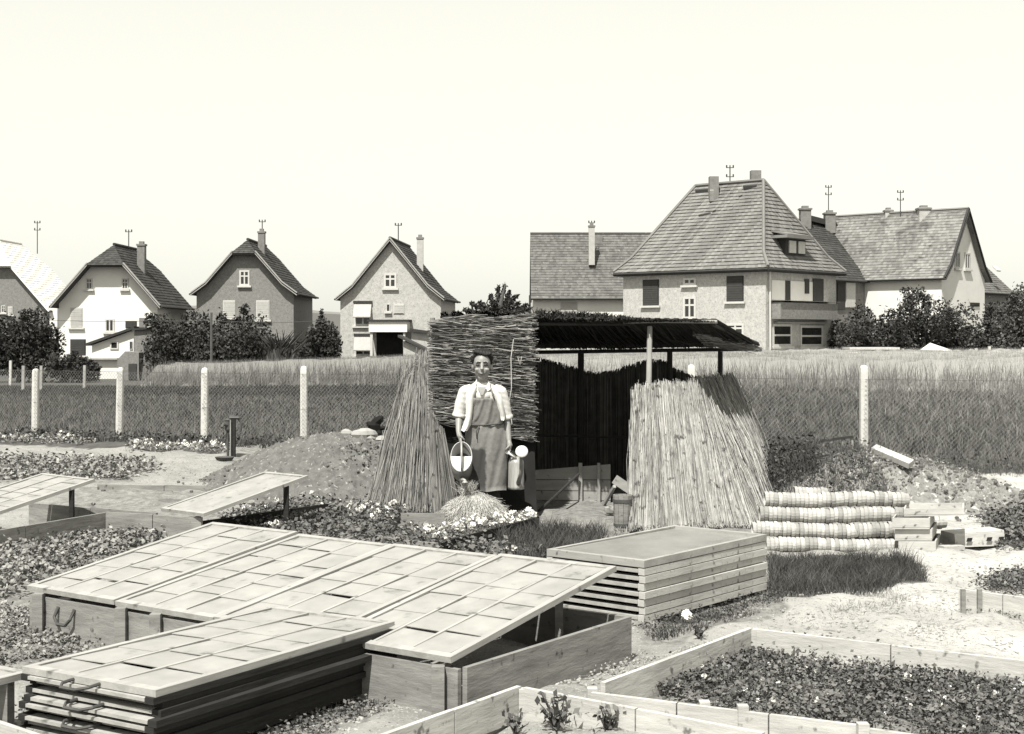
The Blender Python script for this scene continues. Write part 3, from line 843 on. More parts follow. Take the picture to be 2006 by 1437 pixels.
# dormer
fd = Facade(P5(0, 0, 0) + rr * 0 - V3(0, 0, 0) + rl * -.22, rr)
d0, dz1 = fd.px(1539, 466); d1, dz0 = fd.px(1578, 500)
mb = MB(); fd.slabbox(mb, d0, d1, dz0, dz1, -2.2, 0); dm = mb.build('dormer', MT['eave'], rf)
mb = MB(); fd.slabbox(mb, d0 - .55, d1 + .25, dz1, dz1 + .16, -2.6, .45)
mb.obox(fd.at(d0 - .3, dz1 + .16, .3), fd.r * (d1 - d0 + .3), -fd.n * 2.4 + V3(0, 0, .5), V3(0, 0, .08)); mb.build('dormer_roof', MT['tile_worn'], t)
mb = MB(); w = (d1 - d0)
for i in range(2):
    a = d0 + .12 + i * (w - .2) / 2
    fd.slabbox(mb, a + .22, a + (w - .3) / 2, dz0 + .08, dz1 - .12, 0, .06)
mb.build('dormer_window', MT['frame_white'], t)

# dark-roofed house behind it
e6 = V3(28.6, 105, 0)
Lh = 11; rr6 = nrm((.67, .74, 0)); lf6 = nrm((-.74, .67, 0))
Om = e6 + lf6 * 5.0 - rr6 * 0.2
t, rf, fc, P = gable_house('house', 'house with dark tiled roof and two stout chimneys squeezed behind the hip roofed one', (Om[0], Om[1], 0), tuple(lf6), 9.6, Lh, 0, 5.95, 10.2, 'brick_grey', 'tile_dark', ov=.3, fo=.3, barge=None)
f6 = Facade(e6 + lf6 * .2, rr6)
window(f6, t, 1714, 551, 1728, 575, 'tee')
plain(f6, t, 'pale_door', MT['frame_white'], 1655, 553, 1673, 602, .0, .12)
plain(f6, t, 'dark_doorway', MT['shutter_dark'], 1639, 553, 1654, 606, .0, .08)
for u, v in ((1577, 412), (1625, 420)):
    p = D(u, v + 26, 104 if u < 1600 else 106); chimney(rf, p - V3(0, 0, .4), .75, 1.4, 'chim'); chimney_cap(rf, p - V3(0, 0, .4), .75, 1.4).build('chimney_cap', MT['chim'], rf)
mast(rf, D(1623, 418, 106), 2.1)
mb = MB(); a = D(1588, 432, 104.4); c = D(1620, 440, 105.8); mb.obox(a, c - a, (-.3, .5, .1), (0, 0, .4)); mb.build('roof_ladder_board', MT['shutter_dark'], rf)

# light-roofed house with its gable to the right
ap = V3(31.6, 100, 0)
t, rf, fc, P = gable_house('house', 'gabled house with broad weathered roof and pale narrow gable at far right', (ap[0], ap[1], 0), (.67, .74), 6.9, 10, 0, 5.9, 10.7, 'white_wall', 'tile_worn', ov=.3, fo=.35, kick=.2, barge='eave')
window(fc, t, 1870, 492, 1880, 526, 'tee'); window(fc, t, 1889, 494, 1900, 528, 'tee')
window(fc, t, 1900, 592, 1918, 600, 'shutter_dark', sill=False)
for u, v, w in ((1740, 420, .55), (1809, 416, .8)):
    p = D(u, v, 104 if u < 1780 else 102); chimney(rf, p - V3(0, 0, .8), w, 1.15, 'chim_pale'); chimney_cap(rf, p - V3(0, 0, .8), w, 1.0).build('chimney_cap', MT['chim'], rf)
mast(rf, D(1764, 416, 103), 1.6)
e8 = V3(39.6, 113, 0)
Om = e8 + lf6 * 4.3
t, rf, fc, P = gable_house('house', 'grey roof with one small skylight peeping out behind the far right gable', (Om[0], Om[1], 0), tuple(lf6), 8.2, 9, 0, 5.4, 9.2, 'brick_grey', 'tile_mid', ov=.3, fo=.3, barge=None)
a = D(1952, 531, 110.6); mb = MB(); mb.obox(a, (.4, .3, -.02), (-.25, .25, .35), (.05, -.06, .08)); mb.build('skylight', MT['frame_white'], rf)

# ------------------------------------------------------------------ trees and shrubs round the houses
bush('tree', 'dark bushy tree filling the left edge before the pale roofed house', 'tree', -40, 112, 598, 745, 80, 4200, .32)
bush('shrub', 'low dark shrub between the left edge tree and the white lean-to', 'shrub', 100, 182, 686, 742, 79, 1500, .26, base=-.75)
bush('shrub', 'small dark shrub under the window of the white house', 'shrub', 150, 200, 700, 740, 82, 700, .24, base=-.75)
bush('shrub', 'broad dark shrub against the right wall of the white house', 'shrub', 284, 436, 604, 715, 84, 3200, .32, depth=4)
bush('shrub', 'tall rounded dark shrub below the left shuttered window of the grey brick house', 'shrub', 392, 528, 598, 706, 83, 3200, .32, depth=4)
bush('shrub', 'lower dark shrub in front of the right shuttered window of the grey brick house', 'shrub', 470, 606, 646, 706, 84, 2400, .3, depth=3)
bush('shrub', 'dark shrub in the gap between the grey and the pale gabled house', 'shrub', 598, 666, 606, 708, 90, 2200, .32, depth=3)
bush('tree', 'dark leafy tree right of the hip roofed house corner', 'tree', 1616, 1782, 592, 708, 84, 4200, .3, 'leaf_dark', depth=5)
bush('tree', 'tall dark tree before the narrow gable, between hip roof house and right edge', 'tree', 1726, 1896, 562, 708, 85, 4600, .3, 'leaf_dark', depth=5)
bush('shrub', 'middling shrub below the narrow gable with the white canopy beside it', 'shrub', 1840, 1962, 634, 706, 86, 2200, .28, 'leaf_mid', depth=3)
bush('tree', 'dark tree cut by the right edge of the photo', 'tree', 1922, 2060, 556, 706, 86, 4600, .3, 'leaf_mid', depth=5)
bush('shrub', 'small shrub at the foot of the hip roofed house front', 'shrub', 1500, 1545, 684, 704, 78, 500, .2, 'leaf_mid', depth=2)
# spiky leaved plant by the grey brick house
t = thing('yucca', 'spiky dark plant with upright blades by the grey brick house corner', 'plant', (D(545, 700, 82)[0], 82, -.6))
mb = MB(); 
for i in range(90):
    a = RNG.uniform(-1.1, 1.1); h = RNG.uniform(1.0, 2.2); bx = D(RNG.uniform(525, 565), 700, 82)
    mb.tube([(bx[0], 82 + RNG.normal(0, .3), -.6), (bx[0] + a * h * .3, 82, .2 + h * .5), (bx[0] + a * h * .75, 82 + RNG.normal(0, .3), .1 + h)], [.07, .06, .01], 4)
mb.build('foliage', MT['leaf_dark'], t)
# shaggy tree with upcurved branches
YT = 56
t = thing('conifer', 'dark shaggy tree with upcurved arms showing above the hanging reed mat', 'tree', (D(970, 700, YT)[0], YT, 0))
mb = MB(); b0 = D(975, 625, YT); mb.tube([(b0[0], YT, -.1), b0, D(982, 590, YT), D(990, 556, YT)], [.16, .12, .08, .02], 8); mb.build('trunk', MT['bark'], t)
nd, br = MB(), MB()
for (pts) in ([(975, 606), (985, 580), (989, 556)], [(975, 606), (972, 585), (978, 560)], [(980, 606), (995, 590), (998, 569)], [(978, 606), (1000, 588), (1014, 578)],
              [(972, 606), (960, 590), (962, 577)], [(970, 610), (945, 600), (938, 591)], [(970, 612), (935, 604), (922, 592)], [(965, 614), (925, 610), (908, 606)],
              [(982, 610), (1003, 600), (1017, 592)], [(985, 612), (1015, 606), (1034, 596)], [(975, 614), (950, 612), (925, 614)], [(985, 616), (1012, 612), (1040, 604)],
              [(976, 612), (968, 598), (969, 590)], [(985, 608), (990, 596), (1004, 590)]):
    off = RNG.uniform(-.6, .6)
    q = np.array([D(u, v, YT + off * k) for k, (u, v) in enumerate(pts)])
    q = np.array([(1 - s) ** 2 * q[0] + 2 * s * (1 - s) * q[1] + s * s * q[2] for s in np.linspace(0, 1, 9)])
    br.tube(q, np.linspace(.05, .015, 9), 5)
    m = 260; s = RNG.uniform(0, 1, m); c = np.stack([np.interp(s, np.linspace(0, 1, 9), q[:, k]) for k in range(3)], 1) + RNG.normal(0, .055, (m, 3)) * (1.25 - s[:, None] * .6)
    nd.add(*leaf_quads(c, RNG.uniform(.1, .2, m), up=1, aspect=.4))
br.build('branch', MT['bark'], t); nd.build('crown', MT['leaf_dark'], t)

# ------------------------------------------------------------------ fields beyond the fence
def field():
    # crop: a raised uneven mass with ragged ears
    cb = [D(300, 0, 62)[:2], (-16.5, 75), (-16.5, 84), (45, 84), (48, 38), (17, 44.5), (-1, 52), (-9, 58)]
    xs = np.arange(-17, 47, .5); ys = np.arange(40, 85, .5)
    Xg, Yg = np.meshgrid(xs, ys); x, y = Xg.ravel(), Yg.ravel()
    poly = np.array([(-15.6, 61), (-17, 84.5), (46.5, 84.5), (46.5, 40.5), (17, 44.5), (0, 52.5), (-9, 57.5)])
    ins = inside(x, y, poly)
    fr = np.interp(x, [-16, -9, 0, 17, 46.5], [61, 57.5, 52.5, 44.5, 40.5])
    hgt = terrain(x, y) + np.where(ins, 1.0 * np.clip((y - fr) / 1.6 + .25, .2, 1) + RNG.normal(0, .05, len(x)) + .05 * np.sin(x * .55 + 1.2 * np.sin(y * .31)) * np.cos(y * .42), -.05)
    nx, ny = len(xs), len(ys)
    i = np.arange(nx - 1)[None] + nx * np.arange(ny - 1)[:, None]
    f = np.stack([i, i + 1, i + 1 + nx, i + nx], -1).reshape(-1, 4)
    f = f[ins[f].any(1)]
    mb = MB(); mb.add(np.stack([x, y, hgt], 1), f)
    p = scatter(poly, 120000); z = terrain(p[:, 0], p[:, 1])
    hh = RNG.uniform(1.0, 1.28, len(p))
    add_blades(mb, np.stack([p[:, 0], p[:, 1], z + .3], 1), hh - .3, RNG.uniform(.014, .03, len(p)), lean=.16)
    # denser front edge
    for a, b in zip([(46.5, 40.5), (17, 44.5), (0, 52.5), (-9, 57.5)], [(17, 44.5), (0, 52.5), (-9, 57.5), (-15.6, 61)]):
        a, b = np.array(a), np.array(b); n = int(np.linalg.norm(b - a) * 260)
        q = a + (b - a) * RNG.uniform(0, 1, (n, 1)) + RNG.normal(0, .25, (n, 2))
        add_blades(mb, np.stack([q[:, 0], q[:, 1], terrain(q[:, 0], q[:, 1])], 1), RNG.uniform(.3, 1.1, n), RNG.uniform(.012, .026, n), lean=.2)
    stuff(mb.build('standing_crop', MT['crop']))
    # rough grass between fence and crop
    mb = MB()
    p = scatter([(-26, 30), (-24, 62), (-15.6, 62), (-9, 57.5), (0, 52.5), (17, 44.5), (30, 42), (16, 19.5), (5.4, 22.3), (-3.65, 25.4), (-9.2, 28), (-12, 29.5)], 170000)
    d = p[:, 1]
    h = RNG.uniform(.05, .17, len(p)) * (1 + .9 * smooth(2, 6, p[:, 0]))
    far = (d > 43 - p[:, 0] * .15) | (p[:, 0] > 1.5)
    for nm, k, m_ in (('rough_grass', far, 'grass_field'), ('meadow_grass', ~far, 'grass_mid')):
        mb = MB(); q = p[k]; add_blades(mb, np.stack([q[:, 0], q[:, 1], terrain(q[:, 0], q[:, 1])], 1), h[k], RNG.uniform(.008, .02, len(q)) * (.6 + d[k] / 40), lean=.5)
        stuff(mb.build(nm, MT[m_]))
field()

# ------------------------------------------------------------------ chain link fence
t = thing('chain_link_fence', 'wire mesh fence on white concrete posts along the back of the garden', 'fence', (0, 23.8, 0))
tops = {5.43: 1.46, 2.88: 1.45, .75: 1.43, -1.45: 1.41, -3.65: 1.38, -5.53: 1.335, -7.31: 1.32, -9.24: 1.27, 9.2: 1.46, -11.2: 1.25}
for x, y in FENCE:
    mb = MB(); h = tops[round(float(x), 2)]; w = .058
    lx, ly = RNG.normal(0, .012, 2)
    prof = [(w, -.05), (w * 1.02, .3), (w, h - .1), (w * .93, h - .045), (w * .7, h - .012), (w * .25, h)]
    a = np.array([[-1, -1], [1, -1], [1, 1], [-1, 1]])
    c8 = np.array([[-1, -.8], [-.8, -1], [.8, -1], [1, -.8], [1, .8], [.8, 1], [-.8, 1], [-1, .8]])
    vv = np.concatenate([np.stack([x + c8[:, 0] * q + lx * z, y + c8[:, 1] * q + ly * z, np.full(8, z)], 1) for q, z in prof]); k = np.arange(8)
    mb.add(vv, np.concatenate([np.stack([i * 8 + k, i * 8 + (k + 1) % 8, (i + 1) * 8 + (k + 1) % 8, (i + 1) * 8 + k], 1) for i in range(len(prof) - 1)]))
    mb.Fs.append(np.array([[40 + i for i in range(8)]]))
    mb.build('fence_post', MT['concrete'], t)
mb = MB(); seg = np.diff(FENCE, axis=0); ln = np.linalg.norm(seg, axis=1); cum = np.concatenate([[0], np.cumsum(ln)])
FH = 1.18
def along(s, z): return V3(np.interp(s, cum, FENCE[:, 0]), np.interp(s, cum, FENCE[:, 1]) - .07, z)
wv, wf = [], []
def wire(p, q, r=.0019):
    d = nrm(q - p); s = nrm(np.cross(d, (0, 1, 0.01))); u = np.cross(d, s)
    tri = [s * r, (-s * .5 + u * .87) * r, (-s * .5 - u * .87) * r]
    wv.extend([p + k for k in tri] + [q + k for k in tri])
for s in np.arange(-FH, cum[-1], .07):
    for sg in (1, -1):
        a, b = (s, s + FH) if sg == 1 else (s + FH, s)
        if min(a, b) < 0 or max(a, b) > cum[-1]: continue
        m = (a + b) / 2
        wire(along(a, .06), along(m, .06 + FH / 2)); wire(along(m, .06 + FH / 2), along(b, .06 + FH))
for z in (.06, .62, .06 + FH):
    for s in np.arange(0, cum[-1] - .5, .5): wire(along(s, z), along(s + .5, z), .003)
wv = np.array(wv); k = 6 * np.arange(len(wv) // 6)[:, None]
mb.add(wv, np.concatenate([k + np.array([0, 1, 4, 3]), k + np.array([1, 2, 5, 4]), k + np.array([2, 0, 3, 5])]))
stuff(mb.build('wire_mesh', MT['wire'], t))

# small posts and odds and ends far off
for i, (u, v0, v1, Y, w, m, lab) in enumerate([
        (20, 706, 745, 62, .1, 'frame_white', 'thin pale wooden post at the foot of the left edge tree'),
        (45, 716, 762, 52, .1, 'barge', 'grey wooden stake left of the leftmost white fence post'),
        (80, 716, 762, 52, .09, 'barge', 'grey wooden stake just right of the leftmost white fence post'),
        (165, 715, 752, 56, .1, 'barge', 'grey wooden stake before the low shrub by the lean-to')]):
    z0 = terrain(np.array([0.]), np.array([float(Y)]))[0] * 0 + D(u, v1, Y)[2]
    mb = MB(); p = D(u, v1, Y); mb.beam((p[0], Y, min(p[2], 0) - .4), (p[0] + .02, Y, D(u, v0, Y)[2]), w, w)
    tag(mb.build('garden_stake', MT[m]), lab, 'post', 'wooden stakes along the far garden')
t = thing('utility_pole', 'thin tall pole among the dark shrubs before the grey brick house', 'pole', (D(414, 700, 78)[0], 78, -.5))
mb = MB(); p = D(414, 700, 78); mb.tube([(p[0], 78, -.6), (p[0], 78, D(414, 612, 78)[2])], [.08, .06], 7); mb.build('mast', MT['bark'], t)
mb = MB(); a = D(414, 628, 78)
for q in (D(-60, 622, 80), D(640, 628, 79)):
    mb.tube([a, (a + q) / 2 - V3(0, 0, .12), q], .012, 4)
mb.build('wire', MT['dark_metal'], t)
t = thing('garden_shelter', 'long low flat roofed shelter with pale roof edge before the right hand dark trees', 'shelter', (D(1710, 700, 80)[0], 80, 0))
f = Facade(D(1700, 700, 80), (1, 0))
plain(f, t, 'roof', MT['frame_white'], 1662, 680, 1760, 684.5, -1.6, .3); plain(f, t, 'back_wall', MT['tar'], 1664, 684, 1756, 706, -1.5, -1.4)
plain(f, t, 'post', MT['frame_white'], 1671, 684, 1674, 706, -.1, .0); plain(f, t, 'side_panel', MT['frame_white'], 1746, 684, 1760, 706, -1.4, .1)
t = thing('canopy', 'small white peaked canopy in front of the shrubs right of the shelter', 'canopy', (D(1830, 700, 80)[0], 80, 0))
mb = MB(); ap_ = D(1822, 671, 81); cs = [D(1800, 687, 80), D(1866, 687, 80), D(1864, 685, 82.5), D(1802, 685, 82.5)]
o_ = [q - V3(0, 0, .08) for q in cs]
mb.add(np.array(cs + [ap_] + o_), np.array([[0, 1, 4], [1, 2, 4], [2, 3, 4], [3, 0, 4]])); mb.Fs.append(np.array([[0, 5, 6, 1], [1, 6, 7, 2], [2, 7, 8, 3], [3, 8, 5, 0], [8, 7, 6, 5]])); mb.build('roof', MT['canvas'], t)
for u in (1804, 1862):
    mb = MB(); p = D(u, 700, 80.1); mb.beam((p[0], 80.1, 0), (p[0], 80.1, D(u, 686, 80.1)[2]), .09, .09); mb.build('post', MT['frame_white'], t)
mb = MB(); p = D(1684, 700, 70)
th = np.linspace(0, np.pi, 9)
mb.loft([(p[0], 70, .3, 1.15, .7), (p[0], 70, .75, 1.15, .7), (p[0], 70, .98, .95, .55), (p[0], 70, 1.06, .5, .3)], 18)
tag(mb.build('covered_heap', MT['canvas'], smooth=True), 'low white rounded cover standing at the crop edge beside the flat roofed shelter', 'covered heap')
t = thing('garden_fence', 'low pale picket fence line at the far right behind the crop', 'fence', (D(1900, 700, 82)[0], 82, 0))
for u, v in ((1768, 682), (1818, 686), (1912, 682), (1938, 678), (2004, 680), (1966, 688), (1720, 697)):
    mb = MB(); p = D(u, v, 82); mb.beam((p[0], 82, 0), (p[0], 82, p[2]), .14, .14); mb.build('post', MT['frame_white'], t)
mb = MB()
for z in (.55, .95): a, b = D(1766, 690, 82), D(2040, 690, 82); mb.beam((a[0], 82.05, z), (b[0], 82.05, z), .04, .05)
mb.build('rail', MT['barge'], t)

# ------------------------------------------------------------------ earth mounds
def mound(name, c, rx, ry, h, mat, rough=.055, flat=1.0, n=120, skew=(0, 0)):
    xs = np.linspace(-1.25, 1.25, n)
    X, Y = np.meshgrid(xs, xs); r = np.sqrt(X ** 2 + Y ** 2)
    base = np.clip(1 - r ** 2 * .75, 0, 1) ** (1.6 * flat)
    def fbm(X, Y):
        s = 0
        for k in range(5):
            f = 2.2 * 1.9 ** k; p = RNG.uniform(0, 6, 4); a = RNG.uniform(0, 6)
            s = s + (np.sin(f * (X * np.cos(a) + Y * np.sin(a)) + p[0]) * np.cos(f * (Y * np.cos(a) - X * np.sin(a)) + p[1])) / 1.6 ** k
        return s
    z = base * h * (1 + .10 * fbm(X, Y)) + rough * (base > .02) * RNG.normal(0, .42, X.shape) - .03
    mb = MB(); i = np.arange(n - 1)[None] + n * np.arange(n - 1)[:, None]
    mb.add(np.stack([c[0] + X.ravel() * rx + skew[0] * z.ravel(), c[1] + Y.ravel() * ry + skew[1] * z.ravel(), z.ravel()], 1), np.stack([i, i + 1, i + 1 + n, i + n], -1).reshape(-1, 4))
    o = mb.build(name, mat, smooth=True)
    return o, lambda x, y: float(np.interp(0, [0], [0])) 
def mz(c, rx, ry, h, x, y, flat=1.0):
    r2 = ((x - c[0]) / rx) ** 2 + ((y - c[1]) / ry) ** 2
    return np.clip(1 - r2 * .75, 0, 1) ** (1.6 * flat) * h
ML = ((-2.2, 19.4), 1.72, 2.7, .60)
o, _ = mound('earth_mound', *ML, MT['soil'], flat=.7); struct(o)
MR = ((3.95, 17.3), 2.1, 1.9, .52)
o, _ = mound('compost_mound', *MR, MT['soil_pale'], flat=.8); struct(o)
# clods and crumbs on the mounds
mb = MB()
for m, n in ((ML, 900), (MR, 700)):
    for i in range(n):
        x = m[0][0] + RNG.normal(0, .5) * m[1]; y = m[0][1] - abs(RNG.normal(0, .5)) * m[2]
        z = mz(*m, x, y, .75); r = RNG.uniform(.008, .034)
        mb.ball((x, y, z), (r, r * RNG.uniform(.7, 1.2), r * .7), 6, 4)
stuff(mb.build('clods', MT['soil']))

def rock(c, r, seed=0, n=10, m=7):
    mb = MB(); mb.ball((0, 0, 0), 1, n, m)
    v = mb.V[0]; g = np.random.default_rng(seed)
    ax = g.normal(0, 1, (6, 3)); ax /= np.linalg.norm(ax, axis=1)[:, None]
    for a in ax:                                        # chip faces off
        d = v @ a; lim = g.uniform(.55, .85); v = v - np.clip(d - lim, 0, None)[:, None] * a
    mb.V[0] = v * np.asarray(r) + np.asarray(c)
    return mb
for i, (u, v, rx, rz, lab) in enumerate([(682, 848, .10, .07, 'small square pale stone at the left of the heap on the earth mound'), (712, 850, .19, .10, 'largest flat pale stone on top of the earth mound'),
        (722, 862, .17, .09, 'rounded pale stone below the largest one on the earth mound'), (700, 868, .14, .035, 'thin flat stone lying lowest on the earth mound'),
        (748, 866, .12, .06, 'pale stone on the earth mound against the left reed mat')]):
    p = D(u, v, 18.9)
    z = max(p[2], mz(*ML, p[0], 18.9, .7))
    tag(rock((p[0], 18.9, z), (rx, rx * .8, rz), 30 + i).build('stone', MT['stone']), lab, 'stone', 'pale stones on the earth mound')
t = thing('tree_stump', 'gnarled dark stump with a side branch on top of the earth mound', 'stump', D(738, 858, 19.3))
mb = MB(); P_ = lambda u, v, d=19.3: D(u, v, d)
mb.tube([P_(736, 868), P_(737, 846), P_(733, 832), P_(738, 818)], [.09, .07, .09, .03], 7); mb.tube([P_(734, 834), P_(724, 832), P_(719, 826)], [.06, .05, .02], 6)
mb.tube([P_(736, 828), P_(745, 820), P_(750, 815)], [.07, .06, .02], 6); mb.ball(P_(737, 850), (.1, .1, .08), 8, 6); mb.build('stem', MT['tar'], t)
mb = MB(); mb.tube([P_(738, 840), P_(752, 838), P_(768, 839)], [.035, .03, .02], 6); mb.build('branch', MT['tar'], t)
# odds on the right mound
mb = MB(); mb.obox(D(1706, 886, 17.3), D(1780, 918, 16.3) - D(1706, 886, 17.3), (.14, .3, .02), (0, -.02, .06))
tag(mb.build('stone_slab', MT['clay']), 'long pale slab tipped down the right side of the compost mound', 'slab')
tag(rock(D(1718, 890, 17.4) , (.13, .1, .07), 77).build('stone', MT['clay']), 'pale lump lying at the head of the tipped slab', 'stone')
t = thing('plant_support', 'small frame of thin sticks standing in the weeds left of the big white post', 'plant support', D(1640, 900, 19))
mb = MB(); mb.beam(D(1608, 863, 19), D(1671, 855, 19), .035, .035); mb.build('crossbar', MT['pole_dark'], t)
for u, v in ((1669, 857), (1650, 858), (1612, 864)):
    mb = MB(); mb.beam(D(u, v, 19.01), D(u + 2, 905, 19.01), .025, .025); mb.build('leg', MT['pole'], t)
# weeds on and behind the right mound
def weed_mass(name, px, n, h, mat, w=.02, z=None, lean=.4, leaves=0, lsize=.06, lmat=None):
    p = scatter(wpoly(px) if not isinstance(px, np.ndarray) else px, n)
    zz = np.zeros(n) if z is None else z(p[:, 0], p[:, 1])
    tuft = np.clip(.75 + .35 * np.sin(p[:, 0] * 9.1 + np.sin(p[:, 1] * 7.3) * 2) * np.cos(p[:, 1] * 8.3 + 1.7 * np.sin(p[:, 0] * 5.1)) + RNG.normal(0, .12, n), .25, 1.35)
    mb = MB(); add_blades(mb, np.stack([p[:, 0], p[:, 1], zz - .02], 1), RNG.uniform(h * .4, h, n) * tuft, RNG.uniform(.5, 1.2, n) * w, lean=lean)
    if leaves:
        q = p[RNG.integers(0, n, leaves)] + RNG.normal(0, .03, (leaves, 2)); z2 = (0 if z is None else z(q[:, 0], q[:, 1]))
        mb.add(*leaf_quads(np.stack([q[:, 0], q[:, 1], z2 + RNG.uniform(.02, h * .8, leaves)], 1), RNG.uniform(.5, 1.3, leaves) * lsize, up=.8))
    return stuff(mb.build(name, MT[mat]))
zr = lambda x, y: mz(*MR, x, y, .8)
weed_mass('dark_weeds', np.array([(2.75, 15.8), (3.5, 16.3), (3.9, 18.5), (3.2, 19.5), (2.8, 18)]), 3400, .3, 'grass', .009, zr, .45, 900, .05)
weed_mass('weeds', np.array([(2.9, 16.3), (3.9, 16.5), (4.7, 17.6), (4.6, 19.5), (3.1, 20), (2.8, 18)]), 4200, .2, 'grass_mid', .007, zr, .6, 700, .04)
weed_mass('mound_foot_weeds', np.array([(2.75, 15.6), (3.3, 15.0), (4.2, 15.5), (4.1, 16.6), (3.0, 17)]), 3600, .17, 'grass_mid', .007, zr, .6, 700, .04)
weed_mass('dry_weeds', np.array([(3.6, 15.7), (5.4, 15.6), (5.9, 17), (5.0, 18.2), (4.1, 17)]), 1900, .09, 'grass_dry', .005, zr, 1.1, 500, .03)
weed_mass('weeds_by_fence', np.array([(3.0, 20), (6, 19.4), (8.8, 19.8), (8.8, 20.9), (5.4, 22.0), (3, 22.7)]), 7000, .2, 'grass_mid', .009, None, .5, 900, .05)
weed_mass('tall_grass', [(1504, 1092), (1650, 1094), (1760, 1092), (1800, 1112), (1815, 1142), (1700, 1160), (1512, 1162)], 11000, .17, 'grass', .0055, None, .5)
weed_mass('grass_heads', [(1500, 1092), (1650, 1090), (1770, 1090), (1810, 1112), (1822, 1146), (1700, 1166), (1506, 1168)], 3000, .2, 'grass_mid', .004, None, .6)
weed_mass('thin_grass', [(1490, 1150), (1820, 1136), (1850, 1150), (1720, 1190), (1500, 1200)], 2600, .06, 'grass_dry', .005, None, .6)
weed_mass('grass_verge', [(960, 1045), (1130, 1035), (1190, 1050), (1110, 1105), (1010, 1105)], 5200, .22, 'grass', .008, None, .4)
weed_mass('grass_by_shelter', [(1055, 1020), (1230, 1040), (1200, 1060), (1080, 1040)], 1400, .1, 'grass_dry', .007, None, .6)
weed_mass('fence_foot_weeds', np.array([(-10, 26.7), (-7.3, 25.6), (-3.6, 24.2), (-1.4, 23.4), (-1.4, 24.3), (-3.65, 25), (-7.3, 26.5), (-9.24, 27.6)]), 3600, .2, 'grass', .012, None, .5, 1600, .07)
weed_mass('weeds_under_stack', [(1240, 1228), (1420, 1190), (1510, 1160), (1560, 1170), (1440, 1215), (1290, 1250)], 2600, .07, 'grass', .005, None, .7, 900, .022)
weed_mass('weeds_on_path', [(1480, 1180), (1600, 1165), (1880, 1180), (1990, 1250), (1800, 1265), (1560, 1220)], 900, .04, 'grass_dry', .004, None, .9, 0)
weed_mass('weeds_along_box', [(900, 1352), (1250, 1280), (1300, 1300), (1000, 1340)], 700, .04, 'grass_dry', .004, None, .9, 200, .015)

mb = MB(); pp = np.concatenate([scatter(wpoly(q), k) for q, k in (([(1300, 1240), (1500, 1170), (1900, 1110), (2050, 1110), (2050, 1270), (1480, 1225)], 420), ([(880, 1350), (1260, 1290), (1480, 1230), (1150, 1345), (1000, 1345), (700, 1437), (560, 1437)], 360), ([(20, 1400), (760, 1380), (1000, 1500), (20, 1500)], 160), ([(240, 905), (440, 885), (430, 940), (200, 948)], 120))])
for x, y in pp:
    r = RNG.uniform(.004, .014); mb.ball((x, y, r * .2), (r, r * RNG.uniform(.7, 1.3), r * .7), 6, 4)
stuff(mb.build('pebbles', MT['stone']))
mb = MB(); pp = scatter(wpoly([(880, 1350), (1260, 1290), (1480, 1230), (2050, 1100), (2050, 1290), (1480, 1228), (1150, 1345), (1000, 1345), (700, 1437), (560, 1437)]), 260); a = RNG.uniform(0, 3.14, 260); L = RNG.uniform(.02, .09, 260)
d = np.stack([np.cos(a) * L, np.sin(a) * L, RNG.uniform(-.002, .008, 260)], 1); p = np.stack([pp[:, 0], pp[:, 1], np.full(260, .006)], 1)
k = np.stack([-d[:, 1], d[:, 0], d[:, 2] * 0], 1) * .05
mb.add(np.stack([p - k, p + k, p + d + k, p + d - k], 1).reshape(-1, 3), np.arange(1040).reshape(-1, 4)); stuff(mb.build('straw_litter', MT['grass_dry']))

# ------------------------------------------------------------------ beds of leafy plants
def bed(name, px, n, mat, h=.12, leaf=.06, per=9, z=0.0, spread=.07, flowers=0, fsize=.03, rows=0, rdir=(1, 0)):
    n = int(n * 1.2); leaf *= .52; h *= .6; spread *= .9; per = int(per * 1.35)
    poly = wpoly(px, z) if not isinstance(px, np.ndarray) else px
    p = scatter(poly, n)
    if rows:                                            # plants stand in rows, with gaps
        rd = nrm((rdir[0], rdir[1], 0))[:2]; pn = np.array([-rd[1], rd[0]]); c_ = p @ pn
        p = p + pn * ((np.round(c_ / rows) * rows - c_) * .75 + RNG.normal(0, rows * .08, n))[:, None]
        gap = np.sin(p[:, 0] * 5.3 + 1.3 * np.sin(p[:, 1] * 3.9)) * np.cos(p[:, 1] * 4.7 + p[:, 0]) + RNG.normal(0, .35, n)
        p = p[gap < .75]; n = len(p)
    sc = RNG.uniform(.5, 1.4, n)
    c = np.repeat(p, per, 0) + RNG.normal(0, spread, (n * per, 2)) * np.repeat(sc, per)[:, None]
    zz = z + np.abs(RNG.normal(.5, .3, n * per)) * h * np.repeat(sc, per)
    mb = MB(); mb.add(*leaf_quads(np.stack([c[:, 0], c[:, 1], zz], 1), RNG.uniform(.6, 1.3, n * per) * leaf, up=.5, aspect=.7, flat=1.2))
    st = np.stack([p[:, 0], p[:, 1], np.full(n, z - .01)], 1); add_blades(mb, st, np.full(n, h * .8), np.full(n, .008), lean=.2)
    o = stuff(mb.build(name, MT[mat]))
    if flowers:
        f = p[RNG.integers(0, n, flowers)] + RNG.normal(0, spread * .6, (flowers, 2)); fz = z + h * RNG.uniform(.75, 1.25, flowers)
        m2 = MB(); cc = np.repeat(np.stack([f[:, 0], f[:, 1], fz], 1), 6, 0); s = np.repeat(RNG.uniform(.6, 1.3, flowers) * fsize, 6)
        a = np.tile(np.arange(6) * np.pi / 3, flowers); off = np.stack([np.cos(a), -.3 + 0 * a, np.sin(a)], 1) * s[:, None] * .45
        m2.add(*leaf_quads(cc + off, s, up=1, aspect=.9)); stuff(m2.build('white_blooms', MT['flower']))
    return o
